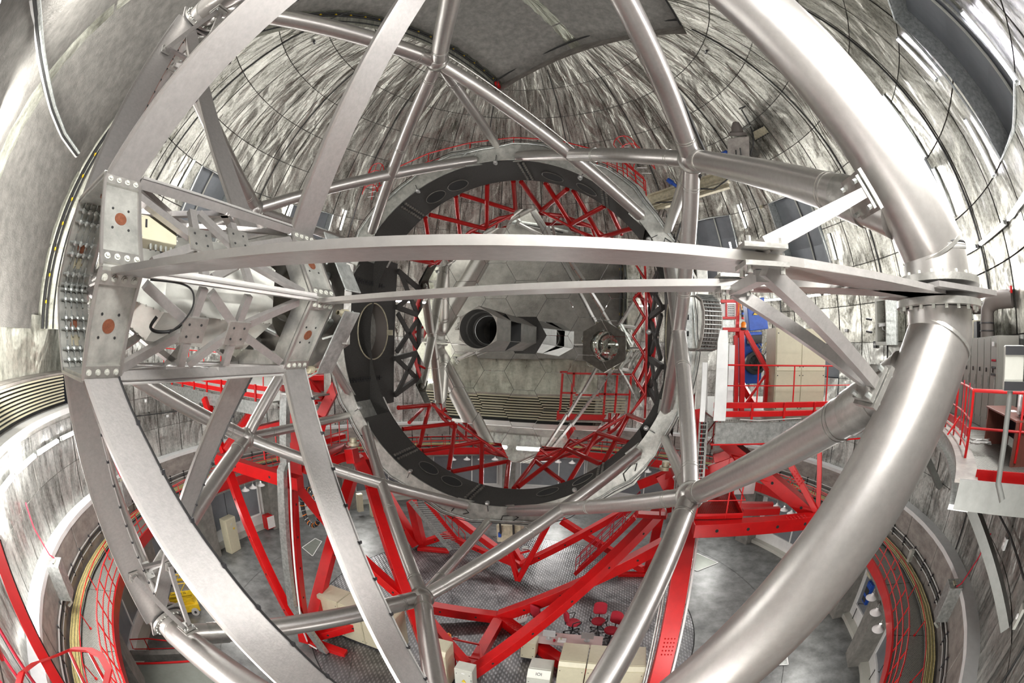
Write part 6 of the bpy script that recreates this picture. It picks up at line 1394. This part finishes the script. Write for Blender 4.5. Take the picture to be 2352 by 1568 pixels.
for p, q in (((14.497, 11.549, -2.793), (16.686, 11.227, -5.119)), ((12.800, 7.971, -2.657), (15.576, 8.589, -4.300)), ((11.140, 5.355, -2.940), (12.062, 3.138, -5.101))):
    MB().beam(p, q, .26, .22).build('raking_support', 'postgrey', GA)
gp = [cyl(a, 14.72, -2.19) for a in range(100, 135, 2)]
RG = railing('gallery_railing', 'tall red gate-like railing along the inner edge of the wall gallery', gp, 1.12, 9, mid=(.12, .55))
for i in range(10): a = 101.5 + 3.4 * i; MB().tube(cyl(a, 14.7, -1.95), cyl(a, 14.7, -.98), .014, n=6).build('baluster', 'chair', RG, smooth=True)
for i in range(6): a = 100 + 5.6 * i; MB().tube(cyl(a, 14.7, -1.7), cyl(a, 14.42, -2.08), .024, n=6).build('raker', 'red', RG, smooth=True)
MB().arc(14.95, 14.98, -2.1, -1.93, 96, 128, 16).build('kick_plate', 'red', RG)
railing('gallery_end_railing', 'red tubular rail across the near end of the wall gallery, in front of the desk', [cyl(134.2, 14.72, -2.19), cyl(134.8, 15.6, -2.19), cyl(135.4, 17.1, -2.19)], 1.12, 3, mid=(.45,), r=.032)
CW = thing('cabinet_row', 'row of tall grey electrical cabinets against the dome wall, far right', 'cabinet', cyl(113, 16.4, -2.14))
az0, az1 = 108.8, 123.2
for i in range(7):
    a0 = az0 + (az1 - az0) * i / 7; a1 = az0 + (az1 - az0) * (i + 1) / 7
    MB().arc(16.15, 16.9, -2.25, -.06, a0 + .06, a1 - .06, 2).build('cabinet_body', 'cabdark', CW)
    o = MB().arc(16.11, 16.15, -2.0, -.1, a0 + .1, a1 - .1, 2).build('door', 'cabdark', CW)
    MB().tube(cyl(a1 - .35, 16.08, -1.25), cyl(a1 - .35, 16.08, -1.0), .018, n=6).build('handle', 'galv', o); MB().obox(cyl(a0 + .9, 16.10, -.85), (.03, 0, 0), (0, .01, 0), (0, 0, .05)).build('door_mark', 'plastic', o)
for i in range(3):
    for j in range(5): MB().lathe(cyl(az1 - .4 - .25 * j, 16.10, -.62 - .16 * i), cyl(az1, 1) * -1 + DC, [(0, 0), (0, .025), (.03, .025), (.03, 0)], 8).build('push_button', 'plastic' if i else 'chair', CW)
MB().obox(cyl(az1 - .9, 16.08, -.25), (.06, 0, 0), (0, .03, 0), (0, 0, .05)).build('rotary_switch', 'white', CW)
for i, (a, r_, lab) in enumerate(((108.8, .19, 'thick dark ventilation duct bending into the wall, left of the pipes'), (117.0, .24, 'thick dark ventilation duct bending into the wall, above the last cabinets'))):
    t = thing('ventilation_duct', lab, 'duct', cyl(a, 16.5, -.06)); MB().path([cyl(a, 16.5, -.06), cyl(a, 16.5, .35), cyl(a + .1, 16.52, .62), cyl(a + .5, 16.6, .80), cyl(a + 1.4, 16.75, .88), cyl(a + 2.8, 17.2, .88)], r_, 18).build('pipe', 'duct', t, smooth=True)
    for z in (.1, .3): MB().lathe(cyl(a, 16.5, z), (0, 0, 1), [(0, r_), (0, r_ + .02), (.03, r_ + .02), (.03, r_)], 18).build('clamp_ring', 'plastic', t, smooth=True)
t = thing('pump_unit', 'cluster of small beige and black units with bent pipes on top of the grey cabinets', 'equipment', cyl(112.5, 16.5, -.06))
for a, w_, h_, mm in ((110.6, .16, .55, 'beige'), (112, .12, .6, 'plastic'), (113.6, .24, .5, 'beige'), (115, .14, .45, 'plastic')):
    c = cyl(a, 16.45, -.06 + h_ / 2); MB().obox(c, cyl(a + 90, w_) - DC, cyl(a, .16) - DC, Vector((0, 0, h_ / 2))).build('unit', mm, t, bevel=.01)
for j in range(4): MB().path([cyl(112 + .3 * j, 16.5, .5), cyl(112 + .3 * j, 16.5, .72 + .03 * j), cyl(113 + .3 * j, 16.5, .8 + .03 * j), cyl(116, 16.6, .8 + .03 * j)], .022, 6).build('pipe', 'galv', t, smooth=True)
MB().lathe(cyl(112, 16.4, .56), (0, 0, 1), [(0, 0), (0, .05), (.1, .05), (.12, 0)], 10).build('red_knob', 'red', t)
DK = thing('desk', 'dark wooden desk on the wall gallery behind the red rail', 'desk', (12.564, 5.225, -2.100)); c = Vector((12.619, 5.185, -2.100)); ux, uy = Vector((-.55, -.83, 0)), Vector((.83, -.55, 0))
c = cyl(131.0, 16.0, -2.26); MB().obox(c + Vector((0, 0, .74)), ux * 1.1, uy * .42, Vector((0, 0, .02))).build('desktop', 'desk', DK, bevel=.01)
for s in (-1, 1): MB().obox(c + ux * s * 1.02 + Vector((0, 0, .36)), ux * .03, uy * .38, Vector((0, 0, .36))).build('side_panel', 'desk', DK)
MB().obox(c + uy * .35 + Vector((0, 0, .45)), ux * 1.0, uy * .015, Vector((0, 0, .27))).build('modesty_panel', 'plastic', DK)
m_ = thing('crt_monitor', 'bulky old pale monitor on the dark desk of the wall gallery', 'monitor', c + ux * .6 + Vector((0, 0, .76))); cm = c + ux * .65 + Vector((0, 0, .98))
MB().obox(cm, ux * .05, uy * .22, Vector((0, 0, .19))).build('front', 'paper', m_, bevel=.02); MB().prism([cm + ux * .05 + uy * y + Vector((0, 0, z)) for y, z in ((-.2, -.17), (.2, -.17), (.2, .17), (-.2, .17))], ux * .3).build('tube_housing', 'screen', m_, bevel=.05); MB().obox(cm - Vector((0, 0, .2)), ux * .1, uy * .12, Vector((0, 0, .02))).build('foot', 'plastic', m_)
t = thing('paper_sheet', 'white sheet of paper lying on the dark gallery desk', 'paper', c + Vector((0, 0, .76))); MB().obox(c + ux * -.1 + Vector((0, 0, .765)), ux * .15, uy * .1, Vector((0, 0, .004))).build('sheet', 'paper', t)
JP = thing('junction_post', 'grey junction box on a bent post rising in front of the gallery rail', 'post', (9.126, 3.030, -1.884)); pts = [Vector(p) for p in ((9.200, 3.227, -0.536), (9.175, 3.238, -0.908), (9.142, 3.223, -1.256), (9.089, 3.168, -1.700), (9.056, 3.115, -1.944), (9.088, 2.971, -2.125))]
MB().path(pts, .05, 10).build('post', 'postgrey', JP, smooth=True); MB().path([p + Vector((.07, .02, 0)) for p in pts], .02, 8).build('cable', 'plastic', JP, smooth=True)
c = Vector((9.205, 3.215, -0.635)); MB().obox(c, (.12, -.12, 0), (.05, .05, 0), (0, 0, .26)).build('junction_box', 'cabgrey', JP, bevel=.02)
for z in (-.2, .2): MB().obox(c + Vector((-.03, -.06, z)), (.13, -.13, 0), (.03, .03, 0), (0, 0, .05)).build('clamp', 'plastic', JP)
MB().path([cyl(130.5 + .8 * sin(j), 15.2 + .3 * cos(1.7 * j), -2.09 + .015 * (j % 3)) for j in range(24)], .014, 6).build('loose_cable', 'cable_g', GA, smooth=True)
# open steel hatch on the wall behind the flange
OH = thing('steel_hatch', 'open riveted steel hatch on the wall behind the ring flange', 'hatch', cyl(88, 16.9, -.3))
A0, A1, z0, z1 = 84.2, 87.6, -.15, 1.95
for (a, b, c_, d_) in ((A0, A0 + .5, z0, z1), (A1 - .5, A1, z0, z1), (A0, A1, z1 - .15, z1), (A0, A1, z0, z0 + .15)): MB().arc(16.6, 17.25, c_, d_, a, b, 3).build('frame', 'cabgrey', OH)
MB().arc(17.15, 17.25, z0, z1, A0, A1, 3).build('back', 'liner', OH); MB().arc(16.5, 16.6, z0, z1 - .1, A1 + .1, A1 + 3.0, 3).build('leaf', 'galv', OH, label='pale grey hatch leaf standing open')
for z in (.45, 1.0, 3.1): MB().tube(cyl(84.5, 15.9, z - .0), cyl(86.0, 15.9, z - .06), .05, n=8).build('bolt', 'plastic', OH) if z < 3 else None
for a in (A0 + 1.0,):
    for j in range(9): MB().lathe(cyl(a, 16.98, z0 + .3 + .19 * j), DC - cyl(a, 1), [(0, 0), (0, .035), (.05, .03), (.05, 0)], 8).build('rivet', 'galv', OH)
CT = thing('camera_housing', 'white security camera on a bent wall bracket, left of the open hatch', 'camera', (16.859, 16.580, 0.400)); c = Vector((16.561, 16.531, 0.734)); 
MB().obox(c, (.16, -.04, .02), (.02, .08, 0), (0, 0, .07)).build('housing', 'white', CT, bevel=.015); MB().obox(c + Vector((0, 0, .085)), (.19, -.05, .02), (.02, .1, 0), (0, 0, .01)).build('sunshield', 'cabgrey', CT); MB().path([c - Vector((0, 0, .06)), c - Vector((-.05, 0, .2)), Vector((17.050, 16.710, 0.448))], .022, 8).build('bracket', 'white', CT, smooth=True); MB().lathe((17.052, 16.674, 0.447), (-1, 0, 0), [(0, 0), (0, .07), (.03, .07), (.03, 0)], 12).build('wall_plate', 'cabgrey', CT)
def wallplate(nm, lab, cat, px, w, h, m, sub=None):
    c = Vector(px); a = atan2(c.x, c.y - CY); u = Vector((cos(a), -sin(a), 0)); v = Vector((sin(a), cos(a), 0)); t = thing(nm, lab, cat, c)
    MB().obox(c, u * w, v * .04, Vector((0, 0, h))).build('plate', m, t, bevel=.005)
    if sub == 'arrow': MB().prism([c - v * .045 + u * x + Vector((0, 0, z)) for x, z in ((-w * .6, -.03), (0, -.03), (0, -.09), (w * .7, 0), (0, .09), (0, .03), (-w * .6, .03))], -v * .006).build('arrow', 'white', t)
    if sub == 'two':
        for s in (-1, 1): MB().obox(c - v * .045 + u * w * .5 * s, u * w * .15, v * .006, Vector((0, 0, h * .2))).build('socket', 'plastic', t)
    if sub == 'one': MB().lathe(c - v * .04, -v, [(0, 0), (0, w * .5), (.03, w * .4), (.03, 0)], 12).build('lens', 'paper', t, smooth=True)
    return t
wallplate('exit_sign', 'small black sign with a white arrow pointing right on the right wall', 'sign', (17.029, 17.823, -0.104), .12, .16, 'plastic', 'arrow')
wallplate('wall_socket', 'pale socket on the right wall, right of the doorway', 'socket', (16.529, 20.157, 0.621), .1, .08, 'paper', 'one')
wallplate('beacon', 'small red wall beacon, far right above the ducts', 'beacon', (14.792, 6.820, 1.082), .07, .09, 'red', 'one')
wallplate('wall_switch', 'small pale wall switch above the grey cabinets', 'switch', (16.238, 9.729, 1.172), .07, .08, 'paper', 'two')
wallplate('wall_lamp', 'small square wall lamp low on the right dome wall', 'lamp', (13.892, 5.258, -4.583), .1, .14, 'paper', 'one')
wallplate('wall_lamp', 'tall oval bulkhead lamp at the right edge, lowest on the dome wall', 'lamp', (11.738, 2.828, -4.611), .12, .2, 'cabgrey', 'one')
wallplate('wall_sensor', 'tiny white sensor on the lower left dome wall, left of the tray box', 'sensor', (-16.044, 9.200, -3.524), .07, .07, 'paper', 'one')
wallplate('wall_sensor', 'tiny white sensor on the dome wall under the left platform', 'sensor', (-16.582, 10.831, -4.481), .08, .06, 'paper', 'one')
wallplate('anchor_plate', 'small dark anchor plate on the dome skin, right of the slit corner', 'plate', (9.348, 17.233, 14.321), .12, .06, 'plastic', 'one')
wallplate('anchor_plate', 'small dark anchor plate on the dome skin, left of the slit corner', 'plate', (-9.207, 11.751, 14.063), .1, .08, 'plastic', 'one')
wallplate('anchor_plate', 'small pale anchor plate with a hole, between hatch and node strut', 'plate', (12.931, 23.515, 7.923), .1, .1, 'brass', 'two')
for pts in (((17.141, 14.840, -3.434), (16.831, 12.108, -3.745), (16.494, 10.703, -3.918), (16.226, 9.847, -4.442)), ((15.099, 7.267, -4.153), (13.669, 5.042, -4.275), (12.202, 3.349, -4.247)), ((-15.432, 7.918, -4.100), (-16.664, 11.347, -4.312), (-17.143, 14.924, -4.196))):
    MB().path(pts, .03, 6).build('wall_cable', 'cable', wr if pts[0][0] > 0 else wl, smooth=True)
for k, a in enumerate((57, 85, 113, 141)): MB().path([cyl(a, DR - .03, -6.4), cyl(a, DR - .03, -3), cyl(a, DR - .03, 0)], .03, 6).build('joint_cable', 'cable', wr, smooth=True)
for k, a in enumerate((-118, -88, -60, -24)): MB().path([cyl(a, DR - .03, -6.4), cyl(a, DR - .03, -3), cyl(a, DR - .03, 0)], .03, 6).build('joint_cable', 'cable', wl, smooth=True)
# conduit ring under the lamp row
MB().path([cyl(-128 + 5 * i, DR - .12, 2.95) for i in range(62)], .035, 6).build('lamp_conduit', 'galv', ceiling, smooth=True)

# ------------------------------------------------------------------ red service ladder and cage platform behind the viewer
LB = thing('service_ladder', 'red caged ladder with a broad red box rail, close by at the lower left corner', 'ladder', (-1.3, -.4, -6))
a, b = Vector((-2.333, -0.513, -3.088)), Vector((-1.460, -0.567, -5.125)); sd_ = (b - a).normalized()
bar(a, b, .30, .22, 'box_rail', par=LB, up=(0, 1, 0)); bar(a + Vector((0, .12, 0)), b + Vector((0, .12, 0)), .02, .02, 'rail_groove', par=LB, m='hole', up=(0, 1, 0))
for o1, o2 in (((-2.054, -1.185, -3.950), (-1.452, -1.004, -4.899)), ((-1.955, -1.434, -4.229), (-1.492, -1.243, -4.952)), ((-1.754, -1.806, -4.570), (-1.552, -1.660, -4.904))): MB().path([o1, o2], .035, 8).build('side_tube', 'chair', LB, smooth=True)
hoop = [Vector(p) for p in ((-1.288, -1.452, -4.651), (-1.461, -1.130, -4.520), (-1.459, -0.759, -4.436), (-1.405, -0.321, -4.399), (-1.418, 0.066, -4.392), (-1.359, 0.361, -4.460), (-1.278, 0.504, -4.555), (-1.144, 0.475, -4.730), (-1.007, 0.159, -4.918))]
MB().flatpath(hoop, (0, .07, 0), (0, .0, .02)).build('hoop', 'red', LB); MB().path([(-1.461, 0.003, -4.419), (-1.134, -0.101, -4.924)], .035).build('cage_bar', 'red', LB); MB().path([(-1.402, 0.349, -4.486), (-1.138, 0.299, -4.911)], .035).build('cage_bar', 'red', LB)
AP = thing('access_platform', 'red railed access platform behind the viewer, seen only in the primary mirror', 'platform', (-1.5, -1.2, -2.75))
MB().box((-2.9, -1.75, -2.80), (-.2, -.9, -2.74)).build('deck', 'grating', AP)
for x in (-2.9, -2.5, -1.2, -.75, -.2): MB().beam((x, -.9, -2.75), (x, -.9, -.85), .07, .07).build('post', 'red', AP)
for z in (-.88, -1.75): MB().beam((-2.9, -.9, z), (-.2, -.9, z), .07, .07).build('rail', 'red', AP)
MB().beam((-2.9, -.9, -2.62), (-.2, -.9, -2.62), .05, .22).build('kick_plate', 'red', AP); MB().beam((-1.2, -.95, -3.0), (.2, -.95, -3.0), .05, .3).build('kick_plate', 'red', AP)
